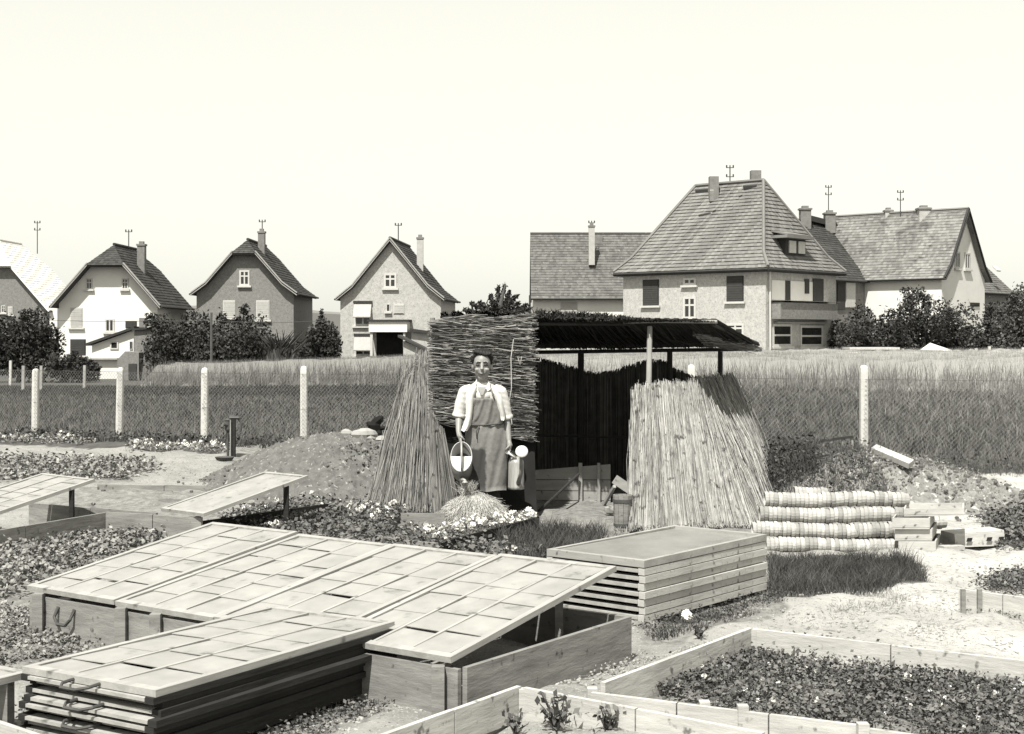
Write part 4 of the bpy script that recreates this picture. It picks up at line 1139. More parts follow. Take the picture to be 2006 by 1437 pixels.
bed('strawberry_bed', [(1475, 1262), (1640, 1272), (1800, 1300), (1900, 1318), (2060, 1340), (2060, 1500), (1700, 1432), (1400, 1380), (1255, 1352), (1330, 1310)], 1300, 'leaf_bed', .1, .05, 11, .01, .05, 60, .016, .17, (.9, -.5))
bed('vegetable_rows', [(-30, 1062), (170, 1048), (330, 1040), (210, 1095), (60, 1150), (-40, 1180)], 520, 'leaf_pale', .14, .085, 10, 0, .07, 0, .03, .3, (.8, .6))
bed('seedling_rows', [(-40, 1190), (55, 1185), (230, 1245), (90, 1290), (-40, 1310)], 360, 'leaf_pale', .08, .055, 10, 0, .06, 0, .03, .26, (.8, .6))
bed('leafy_bed', [(440, 1012), (560, 990), (640, 985), (790, 1010), (800, 1040), (960, 1070), (1080, 1100), (900, 1095), (740, 1072), (470, 1040)], 560, 'leaf_bed', .17, .09, 10, 0, .09, 26, .032, .3, (1, -.3))
bed('cabbage_bed', [(-40, 896), (290, 902), (305, 918), (240, 938), (-40, 944)], 330, 'leaf_pale', .16, .12, 10, 0, .12)
bed('flower_border', [(258, 870), (440, 874), (452, 886), (258, 882)], 120, 'leaf_pale', .15, .09, 9, 0, .1, 34, .055)
bed('low_border', [(-30, 855), (180, 860), (176, 870), (-30, 866)], 130, 'leaf_pale', .16, .1, 9, 0, .1, 16, .06)
bed('flower_bed', [(796, 1044), (870, 1040), (960, 1018), (1046, 1012), (1040, 1024), (930, 1044), (840, 1060)], 150, 'leaf_bed', .11, .05, 9, .03, .05, 110, .04)
bed('flower_clump', [(690, 1000), (785, 1005), (790, 1035), (700, 1030)], 60, 'leaf_bed', .18, .07, 12, 0, .07, 22, .045)
bed('right_bed', [(1925, 1010), (2060, 985), (2060, 1075), (1965, 1075)], 260, 'leaf_bed', .16, .08, 10, 0, .09)
bed('low_right_bed', [(1935, 1152), (1960, 1130), (2060, 1115), (2060, 1165)], 170, 'leaf_bed', .1, .06, 9, 0, .07)
bed('small_weeds', [(1900, 1165), (2020, 1180), (2030, 1225), (1900, 1190)], 90, 'leaf_pale', .05, .035, 7, 0, .05)
bed('shade_plants', [(330, 1450), (520, 1400), (720, 1365), (790, 1372), (640, 1430), (480, 1500)], 130, 'leaf_bed', .06, .045, 8, 0, .06)
bed('plants_by_stack', [(40, 1390), (200, 1405), (280, 1440), (60, 1470)], 80, 'leaf_pale', .1, .05, 8, 0, .05)
for u, v, s, lab in ((1090, 1428, .85, 'taller young plant, left of the two in the pale sandy bed at the bottom'), (1190, 1440, .7, 'shorter young plant, right of the two in the pale sandy bed at the bottom'),
                     (1010, 1437, .55, 'smallest seedling by the left plank of the pale sandy bed at the bottom'), (1370, 1250, .4, 'lone weed growing on the sand in front of the right stack')):
    p = G(u, v); t = thing('young_plant', lab, 'plant', p)
    mb = MB(); n = int(70 * s + 16); c = np.stack([p[0] + RNG.normal(0, .05 * s, n), p[1] + RNG.normal(0, .05 * s, n), RNG.uniform(.03, .2, n) * s], 1)
    mb.add(*leaf_quads(c, RNG.uniform(.03, .055, n) * (s * .5 + .5), up=1.2)); stuff(mb.build('foliage', MT['leaf_bed'], t))
    mb = MB()
    for q in c[::4]: mb.tube([(p[0], p[1], -.01), ((p[0] + q[0]) / 2, (p[1] + q[1]) / 2, q[2] * .6), q], [.006, .005, .002], 4)
    mb.build('stem', MT['leaf_mid'], t)

# ------------------------------------------------------------------ planks edging the beds
def edge_plank(parent, p, q, h, th=.028, mat='plank_pale', z=-.03, name='plank', n=1):
    p, q = np.array(p[:2]), np.array(q[:2])
    for i in range(n):
        a, b = p + (q - p) * i / n, p + (q - p) * (i + 1) / n
        d = nrm(np.append(b - a, 0)); s = np.cross(d, (0, 0, 1)) * th
        jz = RNG.uniform(-.006, .006)
        mb = MB(); mb.obox((a[0] + d[0] * .004, a[1] + d[1] * .004, z), np.append(b - a, 0) - d * .008, s, (0, 0, h - z + jz)); mb.build(name, MT[mat], parent)
def stake(parent, p, h, w=.045, mat='plank'):
    mb = MB(); mb.box((p[0] - w / 2, p[1] - w / 2, -.05), (p[0] + w / 2, p[1] + w / 2, h)); mb.build('stake', MT[mat], parent)
A0 = G(1475, 1230, .16); Bl = G(1160, 1347, .16); Br = G(2040, 1294, .16)
t = thing('garden_bed_frame', 'plank frame round the dark leafy bed at bottom right', 'raised bed', (A0[0], A0[1], 0))
edge_plank(t, A0, G(1185, 1338, .16), .16); edge_plank(t, A0 + V3(.03, .0, 0), Br, .16, n=2)
edge_plank(t, Bl, G(1700, 1421, .14), .14, n=3); edge_plank(t, G(1705, 1424, .14), G(2060, 1475, .14), .14, n=2)
for u, v in ((1477, 1236), (1160, 1352), (1455, 1392), (1690, 1428), (1380, 1378)): stake(t, G(u, v, .14), .15 + .02 * RNG.uniform(), .05, 'plank_pale')
A1 = G(1022, 1344, .14)
t = thing('garden_bed_frame', 'plank frame round the pale sandy bed with young plants at the bottom edge', 'raised bed', (A1[0], A1[1], 0))
edge_plank(t, A1, G(740, 1446, .14), .14, n=2); edge_plank(t, A1 + V3(.02, .0, 0), G(1500, 1432, .14), .14, n=2)
stake(t, G(1026, 1352, .12), .13, .05, 'plank_pale')
A2 = G(1881, 1152, .13)
t = thing('garden_bed_frame', 'pale plank edging with two dark stakes at the right edge of the photo', 'raised bed', (A2[0], A2[1], 0))
edge_plank(t, A2, G(2060, 1178, .13), .13, n=2)
for u in (1884, 1916): stake(t, G(u, 1158, .13) - V3(0, .03, 0), .15, .03, 'plank')
E0 = G(783, 1003, .14)
t = thing('garden_bed_frame', 'grey plank edging of the white flower bed beside the straw heap', 'raised bed', (E0[0], E0[1], 0))
edge_plank(t, G(785, 1004, .16), G(872, 1004, .16), .16, mat='plank', n=1); edge_plank(t, G(800, 1058, .08), G(858, 1064, .08), .08, mat='plank')
edge_plank(t, G(858, 1063, .1), G(1052, 1012, .1), .1, mat='plank_dark', n=2); stake(t, G(1052, 1030, .1), .17, .045, 'plank_dark')
t = thing('garden_bed_frame', 'low grey planks between the leafy bed and the earth mound', 'raised bed', tuple(G(600, 980)))
edge_plank(t, G(570, 978, .08), G(700, 992, .08), .08, mat='plank', n=2)
edge_plank(t, G(455, 953, .05), G(190, 948, .05), .05, mat='plank', n=2)

t = thing('garden_bed_frame', 'pale plank end in the bottom left corner below the dark stack', 'raised bed', tuple(G(20, 1400)))
edge_plank(t, G(-60, 1388, .1), G(130, 1452, .1), .1, n=1)
# cold frame boxes at left
def cold_box(label, pts, h, mat, closed=True, cat='cold frame', n=None):
    t = thing('cold_frame', label, cat, (pts[0][0], pts[0][1], 0)); k = len(pts)
    for i in range(k if closed else k - 1): edge_plank(t, pts[i], pts[(i + 1) % k], h if np.isscalar(h) else h[i], .03, mat if isinstance(mat, str) else mat[i], n=1 if n is None else n[i])
    return t
e = [G(-140, 1060, .2), G(205, 1003, .2), G(312, 1006, .2), G(398, 1013, .2)]
tE = cold_box('plank cold frame at the left edge with its glazed light propped open', [e[0], e[1]], .2, 'plank', False, n=[2])
edge_plank(tE, G(60, 983, .2), G(310, 1005, .2), .2, mat='plank', n=2)
edge_plank(tE, e[1] + V3(.02, 0, 0), e[3], .2, mat='plank', n=2)
for u in (300, 318, 390): stake(tE, G(u, 1010, .18) - V3(0, .05, 0), .18, .05, 'plank')
edge_plank(tE, G(395, 1013, .15), G(640, 985, .12), .12, mat='plank_dark', n=1)

# ------------------------------------------------------------------ glazed lights (sashes)
SW, SL, ST = .92, 1.62, .032
def sash_meshes(seed, glass, cols=3, rows=6, w=SW, l=SL, t=ST, bar=.02):
    g = np.random.default_rng(seed); out = {}
    mb = MB()
    for a, b in (((0, 0), (.04, l)), ((w - .04, 0), (w, l)), ((.04, l - .045), (w - .04, l)), ((.04, 0), (w - .04, .05))):
        mb.box((a[0], a[1], 0), (b[0], b[1], t))
    out['frame'] = mb.mesh('frame'); out['frame'].materials.append(MT['wood_frame'])
    x0, x1, y0, y1 = .04, w - .04, .05, l - .045
    cw = (x1 - x0) / cols; mb = MB(); mb.box((-bar / 2, y0, .004), (bar / 2, y1, t - .001)); out['bar'] = mb.mesh('glazing_bar'); out['bar'].materials.append(MT['wood_frame'])
    bars = [x0 + cw * i for i in range(1, cols)]
    panes = []
    for c in range(cols):
        ys = np.linspace(y0 - .02, y1, rows + 1); ys[1:-1] += g.uniform(-.07, .07, rows - 1)
        for r in range(rows):
            a, b = ys[r], ys[r + 1] + (.025 if r < rows - 1 else 0)
            gap = g.uniform(0, 1)
            xa, xb = x0 + cw * c + bar / 2 + (.016 if gap < .2 else .0), x0 + cw * (c + 1) - bar / 2 - (.014 if gap > .8 else .0)
            if g.uniform() < .13: b -= g.uniform(.036, .046)                  # a short pane leaves a dark slit
            zl, zh = t - .003 + g.uniform(-.0025, .0025), t - .010 + g.uniform(-.0025, .0025)
            dz = g.uniform(-.005, .005)
            m = MB(); m.hexa([(xa, a, zl - .004), (xb, a, zl - .004 + dz), (xb, b, zh - .004 + dz), (xa, b, zh - .004), (xa, a, zl), (xb, a, zl + dz), (xb, b, zh + dz), (xa, b, zh)])
            me = m.mesh('pane'); me.materials.append(MT[glass if g.uniform() < .7 else 'glass2' if glass == 'glass' else glass]); panes.append(me)
    out['bars'], out['panes'] = bars, panes
    mb = MB(); mb.tube([(w * .5 - .09, .0, t * .5), (w * .5 - .09, -.06, t * .4), (w * .5 - .05, -.1, t * .2), (w * .5 + .05, -.1, t * .2), (w * .5 + .09, -.06, t * .4), (w * .5 + .09, .0, t * .5)], .008, 6)
    out['handle'] = mb.mesh('handle'); out['handle'].materials.append(MT['iron'])
    return out
SASH = [sash_meshes(s, 'glass') for s in (3, 8, 21)]
def dark_variant(S, m, g, rail='wood_frame', l=SL, w=SW, t=ST):
    o = dict(S)
    o['rail'] = []
    for ya, yb in ((.0, .07), (l - .06, l)):
        mb = MB(); mb.box((.055, ya, t * .32), (w - .055, yb, t * .82)); me = mb.mesh('rail'); me.materials.append(MT[rail]); o['rail'].append(me)
    mb = MB(); mb.box((0, .004, 0), (.055, l, t * .96)); mb.box((w - .055, .004, 0), (w, l, t * .96)); o['frame0'] = mb.mesh('frame')
    o['frame'] = o['frame0']; o['bar'] = S['bar'].copy()
    for k in ('frame', 'bar'):
        o[k].materials.clear(); o[k].materials.append(MT[m])
    return o
def sash(S, label, Mx, group, full=True, handle=True):
    t = thing('glazed_light', label, 'glazed frame', (0, 0, 0), group); t.matrix_world = Mx
    link_mesh('frame', S['frame'], t)
    for me in S.get('rail', []): link_mesh('rail', me, t)
    for x in S['bars']: link_mesh('glazing_bar', S['bar'], t, (x, 0, 0))
    if full:
        for m in S['panes']: link_mesh('pane', m, t)
    else:
        link_mesh('pane', SHEET, t)
    if handle: link_mesh('handle', S['handle'], t)
    return t
mb = MB(); mb.box((.05, .07, .014), (SW - .05, SL - .055, .019)); SHEET = mb.mesh('pane'); SHEET.materials.append(MT['glass_dark'])
def frame_matrix_y(o, ex, ey):
    ey = nrm(ey); ex = np.asarray(ex, float); ex = nrm(ex - ey * np.dot(ex, ey)); return frame_matrix(o, ex, ey)
def frame_matrix(o, ex, ey):
    ex = nrm(ex); ey = np.asarray(ey, float); ey = nrm(ey - ex * np.dot(ex, ey)); ez = np.cross(ex, ey)
    return Matrix([[ex[0], ey[0], ez[0], o[0]], [ex[1], ey[1], ez[1], o[1]], [ex[2], ey[2], ez[2], o[2]], [0, 0, 0, 1]])

# the row of four lights on the big cold frame
FA, FB = G(65, 1155, .27), G(905, 1297, .27)
ex = nrm(FB - FA); wd = np.linalg.norm(FB - FA) / 4
ey = V3(-ex[1], ex[0], 0); BL = 1.6
boxh = .25
ca, cb = FA, FB
t = cold_box('long plank cold frame under the row of four glazed lights', [ca, cb, cb + ey * (BL + .02), ca + ey * (BL + .02)], boxh - .01, ['plank', 'plank', 'plank', 'plank'], True, n=[4, 1, 2, 1])
for s in (.04, .27, .36, .62, .97): stake(t, ca + (cb - ca) * s - ey * .06, boxh + (.02 if s < .5 else .0), .065, 'plank')
mb = MB(); p = ca + (cb - ca) * .11 - ey * .035 - V3(0, 0, .27); q = ex
mb.tube([p - q * .08 + V3(0, 0, .2), p - q * .08 + V3(0, 0, .14) - ey * .03, p - q * .04 + V3(0, 0, .1) - ey * .04, p + q * .04 + V3(0, 0, .1) - ey * .04, p + q * .08 + V3(0, 0, .14) - ey * .03, p + q * .08 + V3(0, 0, .2)], .011, 6)
mb.build('handle', MT['iron'], t)
labs = ['leftmost glazed light of the row of four lying on the long cold frame', 'second glazed light from the left on the long cold frame',
        'third glazed light on the long cold frame, just behind the dark stack', 'rightmost glazed light on the long cold frame, propped above its open side']
for i in range(4):
    o_ = FA + ex * (wd * i + (wd - SW) / 2) + V3(0, 0, .0 - .006 * (i % 2)); o_ = o_ - ey * .03
    rise = [.245, .235, .235, .255][i]
    S = SASH[i % 3]
    Mx = frame_matrix(o_, ex, ey * SL + V3(0, 0, rise)) @ Matrix.Scale(wd / SW * [.985, .99, .965, .97][i], 4, (1, 0, 0))
    sash(S, labs[i], Mx, 'glazed lights on the long cold frame', handle=False)
for i in range(4):
    p = FA + ex * (wd * (i + .5)) + ey * (BL - .06)
    mb = MB(); mb.beam((p[0], p[1], 0), (p[0], p[1], .25 + .2), .05, .05); tag(mb.build('prop', MT['plank']), ['wooden prop under the back of the leftmost light on the long cold frame', 'wooden prop under the back of the second light on the long cold frame', 'wooden prop under the back of the third light on the long cold frame', 'wooden prop holding up the rightmost light on the long cold frame'][i], 'prop', 'props under the row of lights')
# loose things on the lights
def on_light(u, v, z): return G(u, v, z)

ORD = ['topmost', 'second from the top', 'third from the top', 'fourth from the top', 'fifth from the top', 'sixth from the top', 'seventh from the top', 'eighth from the top', 'ninth from the top', 'tenth from the top', 'eleventh from the top', 'lowest']
# dark stack at the left front
zt = .36
sA, sB, sC = G(305, 1352, zt), G(773, 1217, zt), G(47, 1304, zt)
exl = nrm(sA - sC); wl_ = np.linalg.norm(sA - sC); eyl = nrm(sB - sA); ll = np.linalg.norm(sB - sA)
exl = nrm(exl - eyl * np.dot(exl, eyl)); sC = sA - exl * wl_
DK = [dark_variant(S, 'plank_dark', 'glass') for S in SASH]
nst = 11
for k in range(nst):
    z = zt - ST - k * (ST - .0015)
    j = V3(RNG.normal(0, .016), RNG.normal(0, .016), 0) if k else V3(0, 0, 0)
    a = RNG.normal(0, .01) if k else 0
    o_ = sC + j + eyl * (-.02 * (k % 3 == 1) + .03 * (k % 4 == 2)); o_[2] = z
    Mx = frame_matrix(o_, exl + eyl * a, eyl) @ Matrix.Diagonal((wl_ / SW, ll / SL, 1, 1))
    S = dict(DK[k % 3]); 
    if k == 0: S = dict(SASH[0]); 
    else:
        S = dict(S)
    DKt = dict(S)
    if k == 0: DKt['frame'] = S['frame']
    sash(S, 'glazed light, %s in the dark stack at bottom left' % (ORD[k] if k < nst - 1 else 'lowest'), Mx, 'glazed lights in the dark left stack', full=(k == 0), handle=k in (0, 3, 6))
# plank lying along its foot
pl0, pl1 = G(318, 1452, .05), G(786, 1322, .05)
mb = MB(); d = nrm(pl1 - pl0); s = np.cross(d, (0, 0, 1)); mb.obox(pl0 + s * .02 - V3(0, 0, .04), pl1 - pl0, -s * .1, (0, 0, .07)); tag(mb.build('plank', MT['plank']), 'long grey plank lying along the foot of the dark stack', 'plank')
mb = MB(); q0, q1 = G(700, 1348, .0), G(770, 1330, .0); mb.obox(q0, q1 - q0, (.06, .12, 0), (0, 0, .05)); 
tag(mb.build('wood_block', MT['plank_dark']), 'dark wooden block under the right end of the dark stack', 'block')
# corner of one more light at the left edge
z = .3; o1 = G(60, 1314, z)
Mx = frame_matrix(o1 - exl * SW - eyl * .02 + V3(0, 0, -ST) - eyl * (SL - .02), exl, eyl)
sash(SASH[1], 'corner of a pale glazed light cut off by the left edge beside the dark stack', Mx, None, handle=False)
for dx, dy in ((.3, 1.5), (.85, 1.5), (.85, .9)):
    p = np.array((Mx @ Vector((dx, dy, 0))))[:3]; mb = MB(); mb.box((p[0] - .05, p[1] - .05, -.02), (p[0] + .05, p[1] + .05, p[2]))
    tag(mb.build('wood_block', MT['plank']), {(.3, 1.5): 'leftmost wooden block under the pale light at the left edge', (.85, 1.5): 'wooden block under the far right corner of the left edge light', (.85, .9): 'wooden block under the near side of the left edge light'}[(dx, dy)], 'block', 'blocks under the left edge light')

# pale stack at the right
zt = .43
rA, rB, rC = G(1262, 1098, zt), G(1502, 1046, zt), G(1071, 1082, zt)
exr = nrm(rA - rC); wr_ = np.linalg.norm(rA - rC); eyr = nrm(rB - rA); lr_ = np.linalg.norm(rB - rA)
exr = nrm(exr - eyr * np.dot(exr, eyr))
a_ = (1071 - CX) / F; wr_ = (rA[0] - a_ * rA[1]) / (exr[0] - a_ * exr[1]); rC = rA - exr * wr_
GR = sash_meshes(5, 'glass_grey', cols=1, rows=1); GR2 = dark_variant(GR, 'plank_pale', 0); GR0 = dict(GR); GR0['frame'] = GR['frame'].copy(); GR0['frame'].materials.clear(); GR0['frame'].materials.append(MT['plank_board'])
nst = 8
for k in range(nst):
    th = .054; z = zt - (k + 1) * (th - .002) + .004
    j = V3(RNG.normal(0, .007), RNG.normal(0, .007), 0) if k else V3(0, 0, 0)
    o_ = rC + j; o_[2] = z
    Mx = frame_matrix(o_, exr + eyr * (RNG.normal(0, .003) if k else 0), eyr) @ Matrix.Diagonal((wr_ / SW, lr_ / SL, .0475 / ST, 1))
    sash(GR0 if k == 0 else GR2, 'glazed light, %s in the pale stack at centre right' % (ORD[k] if k < nst - 1 else 'lowest'), Mx, 'glazed lights in the pale right stack', full=(k == 0), handle=False)
mb = MB()
for k in (1, 2, 4, 5, 6):
    pass
for q, lab in ((rC + exr * .12 + eyr * .1, 'near left'), (rA - exr * .12 + eyr * .1, 'near right'), (rB - exr * .1 - eyr * .15, 'far right')):
    mb = MB(); mb.box((q[0] - .06, q[1] - .06, -.02), (q[0] + .06, q[1] + .06, zt - nst * .054 + .001))
    tag(mb.build('wood_block', MT['plank_dark']), 'low wooden block under the %s corner of the pale stack' % lab, 'block')
# crumpled white paper by it
p = G(1345, 1206, .04); mb = rock(p, (.045, .04, .035), 5, 9, 7); mb.V[0] += RNG.normal(0, .008, mb.V[0].shape)
tag(mb.build('crumpled_paper', MT['paper']), 'crumpled white paper lying on the weeds at the foot of the pale stack', 'paper')

# light F propped on the left bed corner
z = .22; a, b = G(316, 1001, z), G(400, 1012, z)
c = D(604, 936, 0) if False else None
exf = nrm(b - a); 
# the far end is higher; its right corner is seen at (604, 936)
best = None
for L in np.arange(1.3, 2.2, .02):
    for hgt in np.arange(.1, .7, .02):
        pt = b + V3(-exf[1], exf[0], 0) * L; pt[2] = z + hgt
        u = CX + pt[0] / pt[1] * F; v = HY + (H - pt[2]) / pt[1] * F
        e_ = (u - 604) ** 2 + (v - 936) ** 2 + (L - 1.65) ** 2 * 400
        if best is None or e_ < best[0]: best = (e_, L, hgt)
_, Lf, hf = best
FW = sash_meshes(11, 'glass', cols=1, rows=1)
Mx = frame_matrix(a, exf, V3(-exf[1], exf[0], 0) * Lf + V3(0, 0, hf)) @ Matrix.Diagonal((np.linalg.norm(b - a) / SW, math.hypot(Lf, hf) / SL, 1, 1))
sash(FW, 'plain pale glazed light tilted up by itself in front of the earth mound', Mx, None, handle=False)
p = b + V3(-exf[1], exf[0], 0) * (Lf - .25) - exf * .05; mb = MB(); mb.beam((p[0], p[1], -.02), (p[0], p[1], z + hf * (Lf - .25) / Lf), .05, .05)
tag(mb.build('prop', MT['plank_dark']), 'wooden prop under the far end of the single tilted light', 'prop')
# light E at the left edge, propped with a stick
z = .26
a = G(-20, 1012, z)
def fit(a, ex_, u_, v_, L0):
    best = None
    for L in np.arange(.6, 2.6, .02):
        for hgt in np.arange(.0, .7, .01):
            pt = a + V3(-ex_[1], ex_[0], 0) * L; pt[2] = a[2] + hgt
            u = CX + pt[0] / pt[1] * F; v = HY + (H - pt[2]) / pt[1] * F
            e_ = (u - u_) ** 2 + (v - v_) ** 2 + (L - L0) ** 2 * 200
            if best is None or e_ < best[0]: best = (e_, L, hgt)
    return best[1:]
exe = exf; a = G(-18, 1014, z); Le, he_ = fit(a, exe, 186, 944, 1.62)
Mx = frame_matrix(a - exe * SW * 1.0, exe, V3(-exe[1], exe[0], 0) * Le + V3(0, 0, he_)) @ Matrix.Diagonal((1, math.hypot(Le, he_) / SL, 1, 1))
sash(SASH[2], 'pale glazed light at the left edge propped up on a short stick', Mx, None, handle=False)
p = a + V3(-exe[1], exe[0], 0) * (Le * .78) - exe * .03
mb = MB(); mb.beam((p[0], p[1], .0), (p[0], p[1], z + he_ * .78 - .002), .04, .05); tag(mb.build('prop', MT['plank_dark']), 'short dark stick propping up the light at the left edge', 'prop')

# ------------------------------------------------------------------ water pump
pb = G(457, 893); t = thing('water_pump', 'dark iron hand pump on a timber post by the back fence', 'pump', pb)
sc_ = pb[1] / F; Pp = lambda u, v, dy=0: V3((u - CX) * sc_, pb[1] + dy, (893 - v) * sc_)
mb = MB(); mb.beam(Pp(457, 896), Pp(457, 817), .07, .07); mb.build('post', MT['plank_dark'], t)
mb = MB(); mb.beam(Pp(453, 893, -.06), Pp(453, 822, -.06), .018, .02); mb.build('rod', MT['zinc'], t)
mb = MB(); mb.lathe([(.0, 0), (.04, .0), (.05, .02), (.045, .15), (.055, .17), (.02, .2), (0, .21)], 14, Pp(447, 843, -.02)); mb.build('cylinder', MT['iron'], t)
mb = MB(); mb.tube([Pp(446, 832, -.05), Pp(440, 830, -.1), Pp(438, 836, -.14)], [.03, .028, .024], 8); mb.build('spout', MT['iron'], t)
mb = MB(); mb.tube([Pp(470, 846), Pp(473, 828), Pp(466, 818), Pp(450, 816), Pp(443, 806), Pp(441, 789)], [.022, .02, .026, .028, .02, .016], 8); mb.build('handle', MT['iron'], t)
mb = MB(); mb.beam(Pp(450, 817, -.01), Pp(469, 817, -.01), .07, .018); mb.build('top_plate', MT['zinc_dark'], t)
mb = MB(); mb.tube([Pp(446, 843, -.02), Pp(447, 893, -.02)], .02, 8); mb.build('pipe', MT['iron'], t)
p = G(440, 901); mb = MB(); mb.lathe([(0, 0), (.12, 0), (.15, .05), (.14, .05), (.11, .012), (0, .012)], 16, p); tag(mb.build('drip_basin', MT['iron']), 'shallow dark basin on the ground below the pump spout', 'basin')

# ------------------------------------------------------------------ nested pots, trays
def pot_row(label, u0, u1, v, Y, r, sag, n):
    a, b = D(u0, v, Y), D(u1, v, Y); t = thing('pot_row', label, 'pots', (a[0], Y, a[2] - r), 'rows of nested pots')
    for i in range(n):
        s = (i + .5) / n; x = a[0] + (b[0] - a[0]) * s; z = a[2] + sag(s) + RNG.normal(0, .003); y = Y + RNG.normal(0, .004)
        rr_ = r * (1 + RNG.normal(0, .025)); w = (b[0] - a[0]) / n
        mb = MB(); tl = V3(1, RNG.normal(0, .02), RNG.normal(0, .02))
        mb.lathe([(rr_ * .55, w * .2), (rr_ * .9, w * .1), (rr_ * .93, -w * .45), (rr_, -w * .55), (rr_ * 1.06, -w * .5), (rr_ * 1.08, -w * .1), (rr_ * 1.06, w * .25), (rr_ * .95, w * .34), (rr_ * .86, w * 1.3), (0, w * 1.3)], 16, (x, y, z), tl)
        mb.build('plant_pot', POTM[RNG.integers(0, 5)], t, smooth=False)
    return t
POTM = [M('pale_clay_pot_%s' % c, lo, hi, 9, .9, bump=.4, stretch=(.4, 1, 1), bscale=30) for c, lo, hi in (('light', .26, .42), ('cream', .25, .4), ('worn', .22, .36), ('grey', .17, .3), ('chalky', .3, .46))]
YB = 12.9
for (lab, u0, u1, v, dy, nn, ph) in (('lowest row of nested pale pots behind the tall grass', 1500, 1752, 1067, 0, 30, 0), ('second row up of nested pale pots in the pile', 1474, 1756, 1037, .04, 34, 1),
                                     ('third row up of nested pale pots in the pile', 1488, 1760, 1007, .08, 32, 2.2), ('topmost long row of nested pale pots in the pile', 1498, 1772, 977, .12, 32, 3.1)):
    pot_row(lab, u0, u1, v, YB + dy, .064, lambda s, ph=ph: .009 * math.sin(s * 6.3 + ph) - .008 * s, nn)
pot_row('short row of nested pots lying on top behind the pile', 1556, 1615, 968, YB + .3, .062, lambda s: 0, 8)
pot_row('row of nested pots behind the pile whose end slopes out to the right', 1600, 1800, 992, YB + .36, .064, lambda s: -.06 * max(0, s - .7), 22)
pot_row('low row of nested pots behind the seed trays', 1690, 1845, 1015, YB + .45, .064, lambda s: -.03 * s, 18)
pot_row('hidden back row of nested pots resting on the ground', 1520, 1790, 1052, YB + .42, .064, lambda s: 0, 26)
pot_row('hidden back row of nested pots, second up', 1520, 1790, 1024, YB + .42, .064, lambda s: 0, 26)
TRAY = {}
def tray(label, o, ex_, ey_, w, l, h, mat='plank_pale'):
    t = thing('seed_tray', label, 'tray', o, 'seed trays beside the pots')
    ex_, ey_ = nrm(ex_), nrm(ey_); th = .014; up = V3(0, 0, 1)
    for (p, q, n_) in ((o, o + ex_ * w, ey_), (o + ey_ * (l - th), o + ex_ * w + ey_ * (l - th), ey_), (o + ey_ * th, o + ey_ * (l - th), ex_), (o + ex_ * (w - th) + ey_ * th, o + ex_ * (w - th) + ey_ * (l - th), ex_)):
        mb = MB(); mb.obox(p + up * .016, q - p, n_ * th, up * (h - .016)); mb.build('side_board', MT[mat], t)
    mb = MB(); mb.obox(o + ex_ * .002 + ey_ * .002, ex_ * (w - .004), ey_ * (l - .004), up * .015); mb.build('base_board', MT[mat], t)
    return t
tc = G(1832, 1081); exq = nrm(V3(.985, .17, 0)); 
tdir = nrm(G(1920, 1052) - G(1832, 1081)); tper = V3(tdir[1], -tdir[0], 0)
for k, (dz, off, lab) in enumerate(((0, (0, 0), 'lowest wooden seed tray beside the pile of pots'), (.105, (-.03, .01), 'second wooden seed tray up beside the pile of pots'), (.21, (-.06, -.02), 'topmost wooden seed tray beside the pile of pots'))):
    o_ = G(1760, 1082) + V3(off[0], off[1], dz); tray(lab, o_, V3(1, -.02, 0), V3(.35, .93, 0), .33, .55, .1)
tray('pale wooden seed tray lying across the tray stack', G(1768, 1082) + V3(.02, .03, .315), V3(1, .08, 0), V3(.3, .95, 0), .55, .42, .07, 'plank_pale')
# upturned pale trough
t = thing('trough', 'upturned pale wooden trough lying on the path right of the seed trays', 'trough', G(1925, 1072))
o_ = G(1872, 1072); mb = MB(); ex_ = nrm(V3(.97, .22, 0)); ey_ = V3(-ex_[1], ex_[0], 0); L_ = .5
mb.hexa([o_, o_ + ex_ * L_, o_ + ex_ * L_ + ey_ * .28, o_ + ey_ * .28, o_ + ex_ * .0 + ey_ * .02 + V3(0, 0, .12), o_ + ex_ * (L_ + .0) + ey_ * .02 + V3(0, 0, .14), o_ + ex_ * (L_ + .0) + ey_ * .26 + V3(0, 0, .14), o_ + ey_ * .26 + V3(0, 0, .12)]); mb.build('body', MT['plank_pale'], t)
for s in (.1, .3, .42):
    mb = MB(); mb.obox(o_ + ex_ * s - ey_ * .012 + V3(0, 0, .05), ex_ * .05, -ey_ * .006, V3(0.01, 0, .035)); mb.build('knot_hole', MT['plank_dark'], t)
mb = MB(); mb.obox(G(1850, 1078), V3(.2, .05, 0), V3(-.03, .12, 0), V3(0, 0, .035)); tag(mb.build('broken_board', MT['plank_pale']), 'broken pale board lying between the seed trays and the trough', 'board')
tag(rock(G(1878, 1046, .05), (.07, .06, .06), 9).build('pot_shard', MT['clay']), 'broken pot standing on the ground behind the trough', 'pot')

